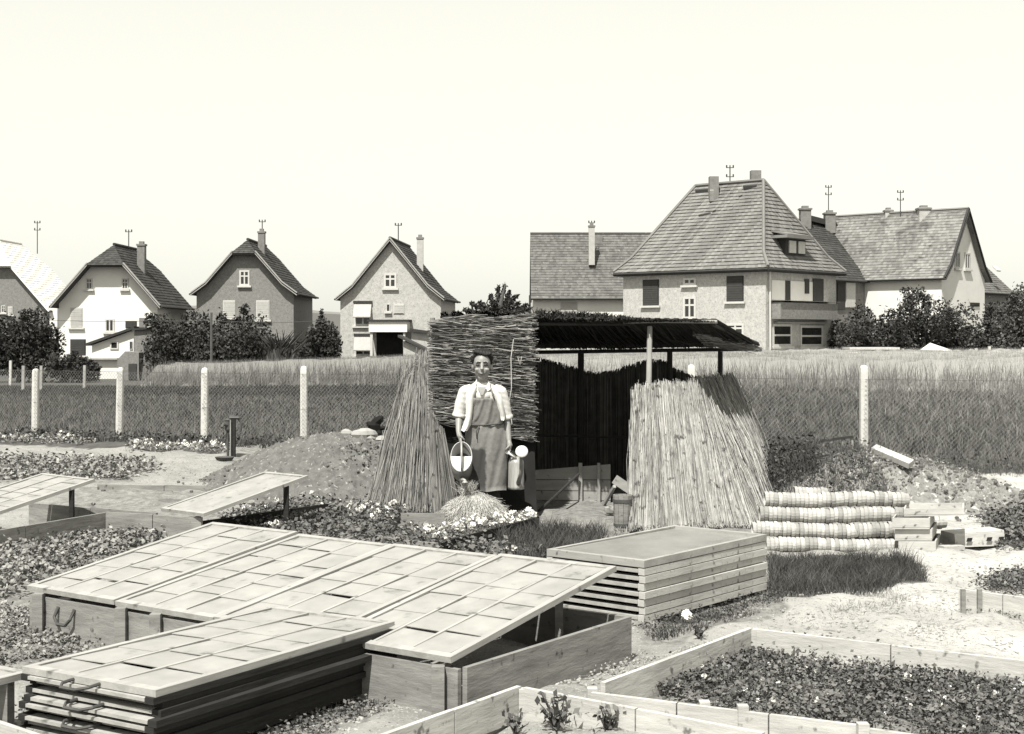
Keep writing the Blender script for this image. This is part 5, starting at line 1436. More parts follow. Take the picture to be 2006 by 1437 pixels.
# ------------------------------------------------------------------ reed work
def plerp(pl, s):
    pl = np.asarray(pl, float); k = np.linspace(0, 1, len(pl))
    return np.stack([np.interp(s, k, pl[:, i]) for i in range(3)], 1)
def reeds(mb, p, q, r, bend=.01):
    n = len(p); d = q - p; L = np.linalg.norm(d, axis=1)[:, None]; d = d / (L + 1e-9)
    a = np.cross(d, RNG.normal(0, 1, (n, 3))); a /= np.linalg.norm(a, axis=1)[:, None] + 1e-9; b = np.cross(d, a)
    m = (p + q) / 2 + RNG.normal(0, bend, (n, 3)) * L
    r = np.broadcast_to(r, (n,))[:, None]
    ring = lambda c, k: [c + r * k * (np.cos(t) * a + np.sin(t) * b) for t in (0, 2.094, 4.189)]
    v = np.stack(ring(p, 1) + ring(m, 1) + ring(q, .75), 1).reshape(-1, 3)
    k = 9 * np.arange(n)[:, None]
    f = np.concatenate([k + np.array([i + j, i + (j + 1) % 3, i + 3 + (j + 1) % 3, i + 3 + j]) for i in (0, 3) for j in range(3)])
    o = mb.n; mb.add(v, f); mb.Fs.append(np.concatenate([k + np.array([2, 1, 0]), k + np.array([6, 7, 8])]) + o)
def reed_mat(mb, bot, top, n, r=.007, thick=.03, rag=(.05, .06), short=.45, bend=.006, jit=.012):
    """upright reeds spread between a bottom and a top line; a share of them stop short like overlapping bunches"""
    s = RNG.uniform(0, 1, n); s2 = np.clip(s + RNG.normal(0, .012, n), 0, 1)
    b, t = plerp(bot, s), plerp(top, s2)
    nv = np.cross(plerp(bot, [1.0])[0] - plerp(bot, [0.0])[0], plerp(top, [.5])[0] - plerp(bot, [.5])[0]); nv = nrm(nv)
    off = nv * RNG.normal(0, thick, n)[:, None]
    lo = RNG.uniform(-rag[0] * .2, rag[0], n); hi = 1 + RNG.uniform(-rag[1] * 1.5, rag[1], n)
    k = RNG.uniform(0, 1, n); lo = np.where(k < short * .7, RNG.uniform(.0, .8, n), lo); hi = np.where(k < short * .7, np.minimum(lo + RNG.uniform(.15, .4, n), hi), np.where(k < short, RNG.uniform(.35, .9, n), hi))
    d = t - b; p, q = b + d * lo[:, None] + off, b + d * hi[:, None] + off + RNG.normal(0, jit, (n, 3))
    p[:, 2] = np.maximum(p[:, 2], .0)
    reeds(mb, p, q, RNG.uniform(.6, 1.3, n) * r, bend)
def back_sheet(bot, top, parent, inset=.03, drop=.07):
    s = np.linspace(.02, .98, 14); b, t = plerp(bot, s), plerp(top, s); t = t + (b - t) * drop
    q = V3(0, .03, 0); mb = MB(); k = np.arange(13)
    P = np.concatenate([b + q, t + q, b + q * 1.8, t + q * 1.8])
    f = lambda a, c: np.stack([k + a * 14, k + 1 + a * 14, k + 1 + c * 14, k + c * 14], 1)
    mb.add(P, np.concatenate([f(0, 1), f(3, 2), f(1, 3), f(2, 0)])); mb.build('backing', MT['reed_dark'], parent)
def cord(mb, bot, top, f, out=.04, r=.004):
    s = np.linspace(0.02, .98, 22); b, t = plerp(bot, s), plerp(top, s)
    p = b + (t - b) * f; p[:, 1] -= out; p[:, 2] += RNG.normal(0, .006, 22); mb.tube(p, r, 5)

hut = thing('reed_shelter', 'open shelter with dark sloping reed roof, poles and a ragged reed back wall', 'shelter', (.8, 17, 0))
mb = MB()
FL, FR, BR, BLc = V3(-.78, 15.66, 2.10), D(1402, 632, 15.25), D(1488, 681, 18.5), V3(-.85, 18.6, 1.71)
n = 2600
s = RNG.uniform(0, 1, n); a = FL + (FR - FL) * s[:, None]; b = BLc + (BR - BLc) * s[:, None]
ez = V3(0, 0, 1)
lo = RNG.uniform(-.02, .08, n); hi = RNG.uniform(.93, 1.02, n); k = RNG.uniform(0, 1, n); lo = np.where(k < .2, RNG.uniform(.2, .6, n), lo); hi = np.where(k > .8, RNG.uniform(.4, .8, n), hi)
lift = (RNG.uniform(0, .06, n) + .02 * np.sin(s * 9) + .02)[:, None] * np.clip(1.25 - s * 1.1, .15, 1)[:, None] * ez
reeds(mb, a + (b - a) * lo[:, None] + lift, a + (b - a) * hi[:, None] + lift, RNG.uniform(.006, .012, n), .008)
g = 14                                                    # closely packed layer that keeps the sun out
for i in range(60):
    s0, s1 = i / 60, (i + 1.05) / 60
    p0, p1, q0, q1 = FL + (FR - FL) * s0, FL + (FR - FL) * s1, BLc + (BR - BLc) * s0, BLc + (BR - BLc) * s1
    h_ = ez * (.02 + .006 * (i % 2)); mb.hexa([p0 + h_, p1 + h_, q1 + h_, q0 + h_, p0 + h_ + ez * .02, p1 + h_ + ez * .02, q1 + h_ + ez * .02, q0 + h_ + ez * .02])
m = 900; s = RNG.uniform(.35, .74, m); p = FL + (FR - FL) * s[:, None] + V3(0, .08, .0) + np.clip(.08 - s * .08, .0, .05)[:, None] * ez     # tufts along the front edge
hgt = (.03 + .03 * (1 - s) + .025 * np.sin(s * 40) ** 2) * np.clip((.8 - s) * 5, .1, 1)
add_blades(mb, p + RNG.normal(0, .03, (m, 3)) * V3(1, 1.5, .3), RNG.uniform(.5, 1.3, m) * hgt, np.full(m, .02), lean=.7)
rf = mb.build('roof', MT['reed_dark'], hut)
mb = MB(); n = 240
a = D(1330, 634, 15.62); e1 = FR; s = RNG.uniform(0, 1, n)
p = D(1360, 646, 16.2) + (D(1385, 668, 17.6) - D(1360, 646, 16.2)) * s[:, None]; q = D(1400, 650, 16.6) + (D(1490, 680, 18.3) - D(1400, 650, 16.6)) * s[:, None]
reeds(mb, p + RNG.normal(0, .02, (n, 3)) - ez * .03, q + RNG.normal(0, .03, (n, 3)) - ez * .02, .005, .02)
mb.build('roof_edge_reeds', MT['reed_grey'], rf)
mb = MB(); mb.tube([D(842, 634, 15.62), D(1236, 634, 15.6)], .02, 8); mb.build('roof_beam', MT['pole_dark'], hut)
mb = MB(); mb.tube([D(1222, 630, 15.58), D(1300, 628.5, 15.42), D(1405, 630, 15.22)], .02, 8); mb.build('roof_beam', MT['pole'], hut)
mb = MB(); mb.tube([V3(-1.1, 18.45, 1.68), D(1492, 683, 18.4)], .025, 7); mb.build('roof_beam', MT['pole_dark'], hut)
mb = MB(); mb.tube([D(1398, 636, 15.3), D(1440, 655, 16.9), D(1484, 672, 18.3)], .022, 7); mb.build('roof_beam', MT['pole_dark'], hut)
mb = MB(); mb.tube([G(1268, 1019.5), D(1270, 800, 15.12), D(1273, 640, 15.5)], [.034, .03, .028], 9); mb.build('post', MT['pole'], hut)
for u, w in ((1138, .04), (1312, .035), (1411, .032)):
    mb = MB(); mb.tube([(D(u, 700, 18.15)[0], 18.15, -.1), D(u, 688, 18.15)], w, 8); mb.build('post', MT['pole_dark'], hut)
mb = MB(); mb.tube([(D(848, 700, 15.95)[0], 15.95, -.1), D(847, 622, 15.95)], .028, 8); mb.build('post', MT['pole'], hut)
tu = [(842, 700), (1042, 700), (1070, 706), (1100, 713), (1130, 722), (1160, 731), (1200, 728), (1235, 716), (1270, 706), (1300, 707), (1320, 722), (1345, 733), (1370, 742), (1395, 740), (1430, 736)]
top = [D(u, v, 18.3) for u, v in tu]; bot = [V3(q[0], 18.3, 0) for q in top]
tx = np.array([q[0] for q in top]); tz = np.array([q[2] for q in top])
mb = MB(); n = 2600; x = RNG.uniform(tx[0], tx[-1], n); z = np.interp(x, tx, tz) + RNG.uniform(-.06, .025, n)
y = 18.3 + RNG.uniform(-.04, .04, n)
reeds(mb, np.stack([x, y, np.zeros(n)], 1), np.stack([x + RNG.normal(0, .012, n), y, z], 1), RNG.uniform(.006, .011, n), .005)
for i in range(len(tx) - 1): mb.hexa([(tx[i], 18.33, 0), (tx[i + 1], 18.33, 0), (tx[i + 1], 18.36, 0), (tx[i], 18.36, 0), (tx[i], 18.33, tz[i] - .09), (tx[i + 1], 18.33, tz[i + 1] - .09), (tx[i + 1], 18.36, tz[i + 1] - .09), (tx[i], 18.36, tz[i] - .09)])
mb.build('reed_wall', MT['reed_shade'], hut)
mb = MB(); n = 900; y = RNG.uniform(16.1, 18.3, n); reeds(mb, np.stack([np.full(n, -1.05) + RNG.normal(0, .02, n), y, np.zeros(n)], 1), np.stack([np.full(n, -1.05) + RNG.normal(0, .02, n), y, 1.55 + RNG.uniform(-.05, .05, n)], 1), .009, .005)
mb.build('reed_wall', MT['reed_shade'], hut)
mb = MB(); mb.tube([D(1040, 852, 17.6), D(1240, 857, 17.6)], .014, 6); mb.build('rail', MT['pole_dark'], hut)

# hanging mat of flat-laid reeds behind the man
t = thing('reed_mat', 'square mat of flat laid ragged reeds hanging upright behind the man', 'reed mat', D(945, 740, 15.5))
mb = MB(); n = 5200
YH = 15.5
uu = RNG.uniform(836, 1046, n); vv = 614 + (1 - RNG.uniform(0, 1, n)) * 250
topv = np.interp(uu, [836, 900, 960, 1046], [628, 619, 622, 611]); botv = np.interp(uu, [836, 850, 940, 970, 1046], [822, 826, 836, 855, 862])
vv = topv + RNG.uniform(0, 1, n) * (botv - topv)
ln = RNG.uniform(16, 70, n); tilt = RNG.normal(.03, .09, n) + .10 * np.clip((uu - 960) / 80, 0, 1) * ((vv - 640) / 200)
u2 = np.minimum(uu + ln, 1043 + RNG.normal(2, 5, n)); v2 = vv + (u2 - uu) * tilt
dd = RNG.normal(0, .022, n)
P1 = np.stack([(uu - CX) / F * YH, YH + dd, H - (vv - HY) / F * YH], 1); P2 = np.stack([(u2 - CX) / F * YH, YH + dd - RNG.uniform(0, .03, n), H - (v2 - HY) / F * YH], 1)
reeds(mb, P1, P2, RNG.uniform(.0025, .006, n), .03)
mb.build('reed_layer', MT['reed_hang'], t)
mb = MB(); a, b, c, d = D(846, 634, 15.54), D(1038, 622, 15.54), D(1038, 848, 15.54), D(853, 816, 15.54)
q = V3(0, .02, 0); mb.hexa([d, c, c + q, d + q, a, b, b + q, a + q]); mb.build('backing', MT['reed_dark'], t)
mb = MB(); mb.tube([D(1006, 664, 15.40), D(1001, 700, 15.39), D(1002, 760, 15.39), D(997, 790, 15.39), D(1003, 830, 15.39)], .005, 5); mb.build('tie_cord', MT['straw'], t)
mb = MB(); mb.tube([D(1014, 698, 15.41), D(1019, 715, 15.40), D(1022, 698, 15.41)], .004, 5); mb.build('tie_cord', MT['straw'], t)
# tarred board below it
mb = MB(); a, b = G(856, 1004), G(1052, 1009); a1, b1 = D(858, 806, 15.6), D(1046, 846, 15.6); q = V3(0, .03, 0)
mb.hexa([a, b, b + q, a + q, a1, b1, b1 + q, a1 + q]); tag(mb.build('tarred_board', MT['tar']), 'black tarred board standing on the ground below the hanging reed mat', 'board')

# leaning mats
def leaning(label, bot, top, n, mat, r, **kw):
    c = np.mean(np.array(bot), 0); t = thing('reed_mat', label, 'reed mat', (c[0], c[1], 0), None)
    mb = MB(); reed_mat(mb, bot, top, n, r, **kw); mb.build('reed_layer', MT[mat], t)
    back_sheet(bot, top, t)
    return t
bf, tf = [G(1234, 1041), G(1330, 1040), G(1408, 1036)], [D(1243, 764, 15.15), D(1300, 755, 15.2), D(1354, 757, 15.3)]
t = leaning('pale upright reed mat leaning on the front right pole of the shelter', bf, tf, 8000, 'reed', .0038, thick=.024, rag=(.03, .028), short=.85, bend=.012, jit=.02)
mb = MB()
for f in (.8, .42): cord(mb, bf, tf, f, .035, .0035)
mb.build('tie_cord', MT['reed_grey'], t)
bs, ts = [G(1375, 1037), G(1496, 1034), G(1516, 1000), G(1528, 966)], [D(1352, 748, 15.6), D(1372, 745, 16.2), D(1402, 741, 17.0), D(1432, 738, 17.7)]
t = leaning('slanting reed mat on the right side of the shelter, top in the roof shadow', bs, ts, 8500, 'reed', .0038, thick=.026, rag=(.03, .025), short=.85, bend=.012, jit=.02)
mb = MB(); cord(mb, bs, ts, .42, .04, .0035); mb.build('tie_cord', MT['reed_grey'], t)
bl_, tl_ = [G(728, 986), G(752, 994), G(800, 1004), G(866, 1004)], [D(800, 742, 16.5), D(815, 722, 16.4), D(833, 704, 16.2), D(851, 696, 16.05)]
t = leaning('weathered reed mat spread like a skirt left of the man', bl_, tl_, 7000, 'reed_grey', .0037, thick=.035, rag=(.05, .05), short=.65, bend=.01, jit=.025)
mb = MB(); reed_mat(mb, [D(800, 745, 16.3), D(850, 745, 16.1)], [D(838, 688, 16.3), D(856, 690, 16.1)], 160, .005, thick=.05, rag=(.2, .2)); mb.build('loose_tops', MT['reed_grey'], t)
br_, tr_ = [G(852, 1009), G(878, 1008), G(899, 1005)], [D(843, 815, 15.3), D(852, 835, 15.32), D(868, 850, 15.34)]
leaning('short dark reed bundle tucked behind the skirt shaped mat', br_, tr_, 1300, 'reed_grey', .004, thick=.02, rag=(.05, .08), short=.4)

# boarding at the back of the shelter and things in it
t = thing('plank_partition', 'low weathered plank partition inside the shelter with two uprights', 'partition', D(1120, 980, 16.6))
YB2 = 16.6
for (v0, v1, w0, w1) in ((922, 938.5, 909, 939), (940, 959.5, 940.5, 961), (961, 979, 962.5, 980), (980.5, 1001, 981.5, 1001)):
    mb = MB(); a, b, c, d = D(1030, v1, YB2), D(1196, w1, YB2), D(1196, w0, YB2), D(1030, v0, YB2); q = V3(0, .025, 0)
    for p in (a, b): p[2] = max(p[2], -.02)
    mb.hexa([a, b, b + q, a + q, d, c, c + q, d + q]); mb.build('plank', MT['plank_board'], t)
for u, w in ((1137, .045), (1173, .035)):
    mb = MB(); p = D(u, 700, YB2 - .05); mb.box((p[0] - w / 2, YB2 - .05, -.02), (p[0] + w / 2, YB2 - .004, D(u, 906, YB2)[2])); mb.build('upright', MT['plank_board'], t)
mb = MB(); mb.tube([G(1056, 1000), D(1133, 929, 16.5)], .016, 7); tag(mb.build('stick', MT['pole_dark']), 'dark stick leaning against the plank partition', 'stick')
mb = MB(); a = D(1204, 938, 15.6); b = D(1246, 966, 15.6); mb.beam(a, b, .05, .1); tag(mb.build('plank', MT['plank_board']), 'short slanting plank behind the wooden tub', 'plank')
mb = MB(); mb.beam(G(1182, 990.5), D(1204, 952, 15.7), .03, .035); tag(mb.build('prop', MT['plank_board']), 'thin pale batten propping the slanting plank', 'batten')
tb = G(1220, 1036); t = thing('wooden_tub', 'narrow dark wooden tub against the left edge of the pale reed mat', 'tub', tb)
for i in range(12):
    a0, a1 = 2 * np.pi * i / 12, 2 * np.pi * (i + .94) / 12; mb = MB()
    pr = lambda a, r, z: tb + V3(r * math.cos(a), r * math.sin(a), z)
    mb.hexa([pr(a0, .085, 0), pr(a1, .085, 0), pr(a1, .07, 0), pr(a0, .07, 0), pr(a0, .098, .34), pr(a1, .098, .34), pr(a1, .082, .34), pr(a0, .082, .34)]); mb.build('stave', MT['plank'], t)
for z in (.03, .27):
    mb = MB(); r_ = .087 + z * .04; mb.lathe([(r_, z), (r_ + .004, z), (r_ + .005, z + .03), (r_, z + .03)], 20, tb); mb.build('hoop', MT['iron'], t)
mb = MB(); mb.lathe([(0, .3), (.082, .3)], 16, tb); mb.build('lid', MT['plank'], t)
tag(rock(D(1196, 992, 15.4) * V3(1, 1, 0) + V3(0, 0, .04), (.08, .06, .05), 12).build('sack', MT['reed_grey']), 'small lumpy sack on the ground beside the tub', 'sack')

# straw heap in front of the man
hc = V3(-.385, 14.72, 0)
t = thing('straw_heap', 'pale loose straw heap in front of the man with a tuft on top', 'straw heap', hc)
mb = MB(); n = 9000
th, ph = RNG.uniform(0, 2 * np.pi, n), np.arccos(RNG.uniform(0, 1, n)); rr = RNG.uniform(.8, 1.03, n)
d = np.stack([np.sin(ph) * np.cos(th), np.sin(ph) * np.sin(th), np.cos(ph)], 1)
p = hc + d * rr[:, None] * V3(.30, .26, .31) * (1 - .22 * d[:, 2:3] ** 2 * 0)
p[:, 0] += (.31 - p[:, 2]) * np.sign(d[:, 0]) * .12
dn = np.stack([d[:, 0], d[:, 1], -.9 + 0 * d[:, 0]], 1) + RNG.normal(0, .35, (n, 3)); dn /= np.linalg.norm(dn, axis=1)[:, None]
q = p + dn * RNG.uniform(.05, .14, n)[:, None]; q[:, 2] = np.maximum(q[:, 2], 0)
reeds(mb, p, q, RNG.uniform(.0011, .0022, n), .05)
mb.ball(hc, (.275, .235, .285), 24, 14); mb.build('straw', MT['straw'], t)
mb = MB(); n = 420; b0 = hc + V3(-.07, -.02, .27); e_ = b0 + np.stack([RNG.normal(0, .05, n), RNG.normal(0, .05, n), RNG.uniform(.04, .17, n)], 1)
reeds(mb, b0 + RNG.normal(0, .03, (n, 3)), e_, .0014, .04); mb.build('tuft', MT['straw'], t)

# ------------------------------------------------------------------ the man
MY = 15.0
MO = V3((945 - CX) / F * MY, MY, 0)
man = thing('person', 'smiling man in white shirt and long grey apron holding two watering cans', 'person', MO)
PX = lambda u, v, dy=0.0: np.array(D(u, v, MY) - MO) + V3(0, dy, 0)
def fuse(mb, name, mat, voxel, parent, smooth_it=4, folds=0.0, fscale=20):
    """one continuous surface from overlapping closed shapes"""
    me = mb.mesh(name); ob = bpy.data.objects.new(name, me); COL.objects.link(ob)
    m = ob.modifiers.new('r', 'REMESH'); m.mode = 'VOXEL'; m.voxel_size = voxel; m.use_smooth_shade = True
    m = ob.modifiers.new('s', 'SMOOTH'); m.factor = .5; m.iterations = smooth_it
    dg = bpy.context.evaluated_depsgraph_get(); ev = ob.evaluated_get(dg)
    me2 = bpy.data.meshes.new_from_object(ev); me2.name = name
    bpy.data.objects.remove(ob); me2.materials.clear(); me2.materials.append(MT[mat] if isinstance(mat, str) else mat)
    if folds:
        nv = len(me2.vertices); c = np.zeros(nv * 3, np.float32); me2.vertices.foreach_get('co', c); c = c.reshape(-1, 3)
        nn = np.zeros(nv * 3, np.float32); me2.vertices.foreach_get('normal', nn); nn = nn.reshape(-1, 3)
        w = sum(np.sin(c @ RNG.normal(0, fscale * k, 3) + RNG.uniform(0, 6)) / k for k in (1, 1.6, 2.6))
        me2.vertices.foreach_set('co', (c + nn * (w * folds)[:, None]).astype(np.float32).ravel()); me2.update()
    o = bpy.data.objects.new(name, me2); COL.objects.link(o); o.parent = parent
    return o
def limb(mb, pts, rad, n=14, steps=6):
    pts = np.array(pts); k = np.linspace(0, len(pts) - 1, (len(pts) - 1) * steps + 1)
    mb.tube(np.stack([np.interp(k, range(len(pts)), pts[:, i]) for i in range(3)], 1), np.interp(k, range(len(pts)), rad), n)
HC = PX(944.5, 716)                                      # middle of the head
hx, hz = HC[0], HC[2]
HS = 1.1
def head_scale(mb, i0=0):
    for i in range(i0, len(mb.V)): mb.V[i] = HC + V3(0, 0, -.004) + (mb.V[i] - HC) * V3(HS, HS, HS * .98)
    return mb
HC = V3(HC[0], 0, HC[2])
body = MB()
body.ball((hx, .0, hz + .035), (.084, .1, .105), 22, 14)
body.ball((hx, -.014, hz - .045), (.072, .08, .088), 20, 12)
body.ball((hx, -.05, hz - .11), (.038, .036, .03), 14, 8)            # chin
body.tube([(hx, -.088, hz + .035), (hx, -.104, hz + .0), (hx, -.124, hz - .024), (hx, -.104, hz - .038)], [.011, .013, .018, .014], 8)
for s in (-1, 1):
    body.ball((hx + s * .088, .01, hz - .005), (.015, .027, .037), 10, 8)
    body.ball((hx + s * .044, -.072, hz - .032), (.026, .02, .022), 10, 8)
    body.ball((hx + s * .035, -.086, hz + .038), (.03, .016, .012), 10, 6)
head_scale(body)
limb(body, [(hx * .6, .025, 1.36), (hx * .8, .015, 1.44), (hx, .0, hz - .05)], [.07, .058, .056], 16)
body.loft([(.01, .03, .84, .16, .11), (.01, .03, .95, .17, .115), (.005, .03, 1.05, .155, .108), (0, .03, 1.2, .175, .118), (0, .03, 1.3, .18, .11), (0, .03, 1.37, .13, .085), (0, .025, 1.41, .075, .065)], 24)
S1, E1, W1 = PX(910, 768, .03), PX(899, 814, .03), PX(899, 846, -.1)
S2, E2, W2 = PX(981, 768, .03), PX(992, 818, .05), PX(997, 862, -.06)
limb(body, [S1 + V3(.06, 0, .0), S1, E1, W1], [.055, .054, .042, .026]); limb(body, [S2 - V3(.06, 0, 0), S2, E2, W2], [.055, .054, .042, .026])
def hand(mb, w, c, s):
    """palm and five fingers closed round a bar that runs towards the viewer; s = side of the body the palm faces"""
    limb(mb, [w, w + (c - w) * .6, c], [.024, .028, .03], 12, 3)
    mb.ball(c + V3(0, 0, -.005), (.019, .043, .046), 14, 10)
    for i, L in enumerate((.9, 1.0, .97, .8)):
        y = -.032 + .021 * i
        k = c + V3(0, y, -.036); limb(mb, [k, k + V3(s * .004, 0, -.03 * L), k + V3(s * .024, .001, -.046 * L), k + V3(s * .043, .002, -.03 * L), k + V3(s * .042, .002, -.012)], [.0105, .01, .0095, .009, .0075], 8, 3)
    k = c + V3(s * .008, -.036, .012); limb(mb, [k, k + V3(s * .016, -.018, -.018), k + V3(s * .034, -.012, -.038), k + V3(s * .044, .0, -.05)], [.013, .0115, .0105, .008], 8, 3)
C1, C2 = PX(902, 853, -.13), PX(999, 873, -.09)
hand(body, W1, C1, 1); hand(body, W2, C2, -1)
for s, kx in ((-1, -.09), (1, .1)):
    limb(body, [(kx, .03, .9), (kx * 1.05, .03, .5), (kx * 1.1, .04, .1)], [.085, .06, .045])
fuse(body, 'body', 'skin', .0055, man, 3)
zz = lambda v: PX(945, v)[2]; xx = lambda u: PX(u, 800)[0]
# hair, brows, eyes, mouth
hr = MB(); hr.ball((hx + .004, .03, hz + .078), (.1, .1, .092), 20, 12); hr.ball((hx, .055, hz + .0), (.092, .075, .095), 18, 10)
for i in range(9):
    a = -.9 + i * .225; hr.tube([(hx + math.sin(a) * .06, -.02, hz + .15), (hx + math.sin(a) * .088, -.06, hz + .132), (hx + math.sin(a) * .1 + .008, -.076, hz + .1 + .006 * abs(i - 5))], [.024, .022, .011], 7)
for s in (-1, 1): hr.tube([(hx + s * .088, -.03, hz + .1), (hx + s * .091, -.02, hz + .015)], [.02, .009], 6)
head_scale(hr); fuse(hr, 'hair', 'hair', .006, man, 2, .004, 60)
for s in (-1, 1):
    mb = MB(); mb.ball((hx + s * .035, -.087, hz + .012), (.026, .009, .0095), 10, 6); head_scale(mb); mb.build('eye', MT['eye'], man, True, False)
    mb = MB(); mb.tube([(hx + s * .012, -.1, hz + .036), (hx + s * .036, -.102, hz + .043), (hx + s * .06, -.086, hz + .034)], [.0045, .006, .003], 6); head_scale(mb); mb.build('eyebrow', MT['hair'], man, True, False)
mb = MB(); mb.tube([(hx - .043, -.08, hz - .05), (hx - .022, -.096, hz - .066), (hx, -.1, hz - .071), (hx + .022, -.096, hz - .066), (hx + .043, -.08, hz - .05)], [.004, .010, .013, .010, .004], 8); head_scale(mb); mo = mb.build('mouth', MT['lip'], man, True, False)
mb = MB(); mb.tube([(hx - .028, -.097, hz - .06), (hx, -.111, hz - .066), (hx + .028, -.097, hz - .06)], [.002, .0035, .002], 6); head_scale(mb); mb.build('teeth', MT['teeth'], mo, True, False)
# clothes
mb = MB(); a, b, c, d = V3(hx - .045, -.118, zz(757)), V3(hx + .045, -.118, zz(757)), V3(hx + .012, -.142, zz(772)), V3(hx - .012, -.142, zz(772)); q = V3(0, .03, 0)
mb.hexa([d, c, c + q, d + q, a, b, b + q, a + q]); mb.build('neckline', MT['skin'], man, False, False)
sh = MB()
sh.loft([(.01, .03, .93, .185, .125), (.01, .03, 1.05, .175, .122), (0, .03, 1.2, .192, .13), (0, .03, 1.3, .198, .124), (0, .03, 1.36, .165, .105), (0, .03, 1.405, .115, .088), (0, .025, 1.43, .085, .078)], 28)
limb(sh, [S1 + V3(.07, 0, .015), S1 + V3(0, 0, .0), (S1 + E1) / 2 + V3(-.008, 0, 0), E1 + V3(-.0, 0, .0)], [.075, .07, .068, .066]); limb(sh, [S2 - V3(.07, 0, -.015), S2, (S2 + E2) / 2 + V3(.008, 0, 0), E2 + V3(.0, 0, .0)], [.075, .07, .068, .066])
for S_, E_ in ((S1, E1), (S2, E2)):
    d = nrm(E_ - S_); e = E_; sh.tube([e - d * .025, e - d * .015, e + d * .012, e + d * .02], [.064, .076, .076, .064], 16)
fuse(sh, 'shirt', 'shirt', .008, man, 3, .0022, 17)
def sheet(name, mat, rows, n=15, th=.008, folds=.009):
    """cloth hung in front: rows of (z, x0, x1, y_mid, y_edge)"""
    V, s = [], np.linspace(-1, 1, n)
    for i, (z, xa, xb, ym, ye) in enumerate(rows):
        x = xa + (xb - xa) * (s + 1) / 2; y = ym + (ye - ym) * np.abs(s) ** 2.2 + folds * np.sin(s * 9 + i * .4) * min(1, i / 3) + folds * .6 * np.sin(s * 17 + i)
        V.append(np.stack([x, y, np.full(n, z) + .006 * np.sin(s * 5 + i)], 1))
    V = np.concatenate(V); m = len(rows); i = np.arange(n - 1)[None] + n * np.arange(m - 1)[:, None]
    f = np.stack([i, i + 1, i + 1 + n, i + n], -1).reshape(-1, 4); N = len(V)
    mb = MB(); mb.add(np.concatenate([V, V + V3(0, th, 0)]), f[:, ::-1]); mb.Fs.append(f + N)
    e = [np.arange(n), np.arange(n) + n * (m - 1), np.arange(m) * n, np.arange(m) * n + n - 1]
    for q in e: mb.Fs.append(np.stack([q[:-1], q[1:], q[1:] + N, q[:-1] + N], 1))
    return mb.build(name, mat, man, True, False)
zz = lambda v: PX(945, v)[2]; xx = lambda u: PX(u, 800)[0]
rows = [(zz(779), xx(927), xx(971), -.14, -.11), (zz(790), xx(927), xx(975), -.13, -.1), (zz(805), xx(923), xx(979), -.128, -.085), (zz(820), xx(918), xx(984), -.122, -.06), (zz(830), xx(914), xx(987), -.118, -.04),
        (zz(834), xx(914), xx(988), -.122, -.035), (zz(850), xx(914), xx(993), -.135, -.03), (zz(875), xx(912), xx(996), -.14, -.03), (zz(900), xx(914), xx(995), -.14, -.03), (zz(930), xx(917), xx(994), -.14, -.03), (zz(959), xx(918), xx(992), -.142, -.03)]
rs = []
for a, b in zip(rows, rows[1:]):
    for k in range(3): rs.append(tuple(a[j] + (b[j] - a[j]) * k / 3 for j in range(5)))
rs.append(rows[-1])
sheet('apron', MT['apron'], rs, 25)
mb = MB(); mb.tube([(xx(913), -.02, zz(832)), (xx(920), -.09, zz(831)), (xx(945), -.128, zz(831)), (xx(972), -.12, zz(829)), (xx(986), -.05, zz(828))], .009, 7); mb.build('apron_string', MT['belt'], man, True, False)
mb = MB(); mb.tube([(xx(939), -.135, zz(833)), (xx(934), -.15, zz(842)), (xx(935), -.148, zz(858))], [.009, .007, .005], 6); mb.build('apron_string', MT['belt'], man, True, False)
for s, (ua, ub) in ((-1, (930, 933)), (1, (969, 963))):
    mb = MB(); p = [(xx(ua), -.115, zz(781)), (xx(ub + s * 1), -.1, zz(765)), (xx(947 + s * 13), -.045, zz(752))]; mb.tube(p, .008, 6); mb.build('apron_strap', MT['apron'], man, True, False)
# open shirt fronts and collar
sheet('shirt_front', MT['shirt'], [(zz(755), xx(924), xx(935), -.085, -.07), (zz(772), xx(912), xx(930), -.132, -.1), (zz(790), xx(914), xx(928), -.142, -.11), (zz(812), xx(914), xx(926), -.148, -.11), (zz(830), xx(907), xx(924), -.165, -.11), (zz(842), xx(904), xx(916), -.18, -.13)], 7, .01, .004)
sheet('shirt_front', MT['shirt'], [(zz(757), xx(958), xx(966), -.07, -.075), (zz(772), xx(968), xx(982), -.12, -.09), (zz(790), xx(973), xx(986), -.13, -.09), (zz(812), xx(980), xx(990), -.115, -.08), (zz(822), xx(982), xx(989), -.1, -.08)], 7, .01, .004)
for s in (-1, 1):
    mb = MB(); a, b, c = V3(xx(945) + s * .06, -.02, zz(742)), V3(xx(945) + s * .1, -.075, zz(760)), V3(xx(945) + s * .03, -.1, zz(768))
    if s == 1: a[2] -= .01
    q = V3(0, .012, .004); mb.add([a, b, c, a + q, b + q, c + q], [[0, 1, 2], [5, 4, 3]]); mb.Fs.append(np.array([[0, 3, 4, 1], [1, 4, 5, 2], [2, 5, 3, 0]])); mb.build('collar', MT['shirt'], man, False, False)
mb = MB(); mb.loft([(0.0, .0, zz(782), .12, .125), (0, .005, zz(770), .115, .12), (0, .01, zz(760), .085, .095)], 20); mb.build('vest', MT['vest'], man, True, False)
tr = MB()
for kx in (-.085, .105):
    limb(tr, [(kx * .8, .03, .95), (kx, .03, .5), (kx * 1.05, .04, .07)], [.11, .088, .075], 16)
tr.loft([(.01, .03, .8, .17, .12), (.01, .03, .97, .178, .12)], 20)
fuse(tr, 'trousers', 'trouser', .012, man, 2, .004, 25)
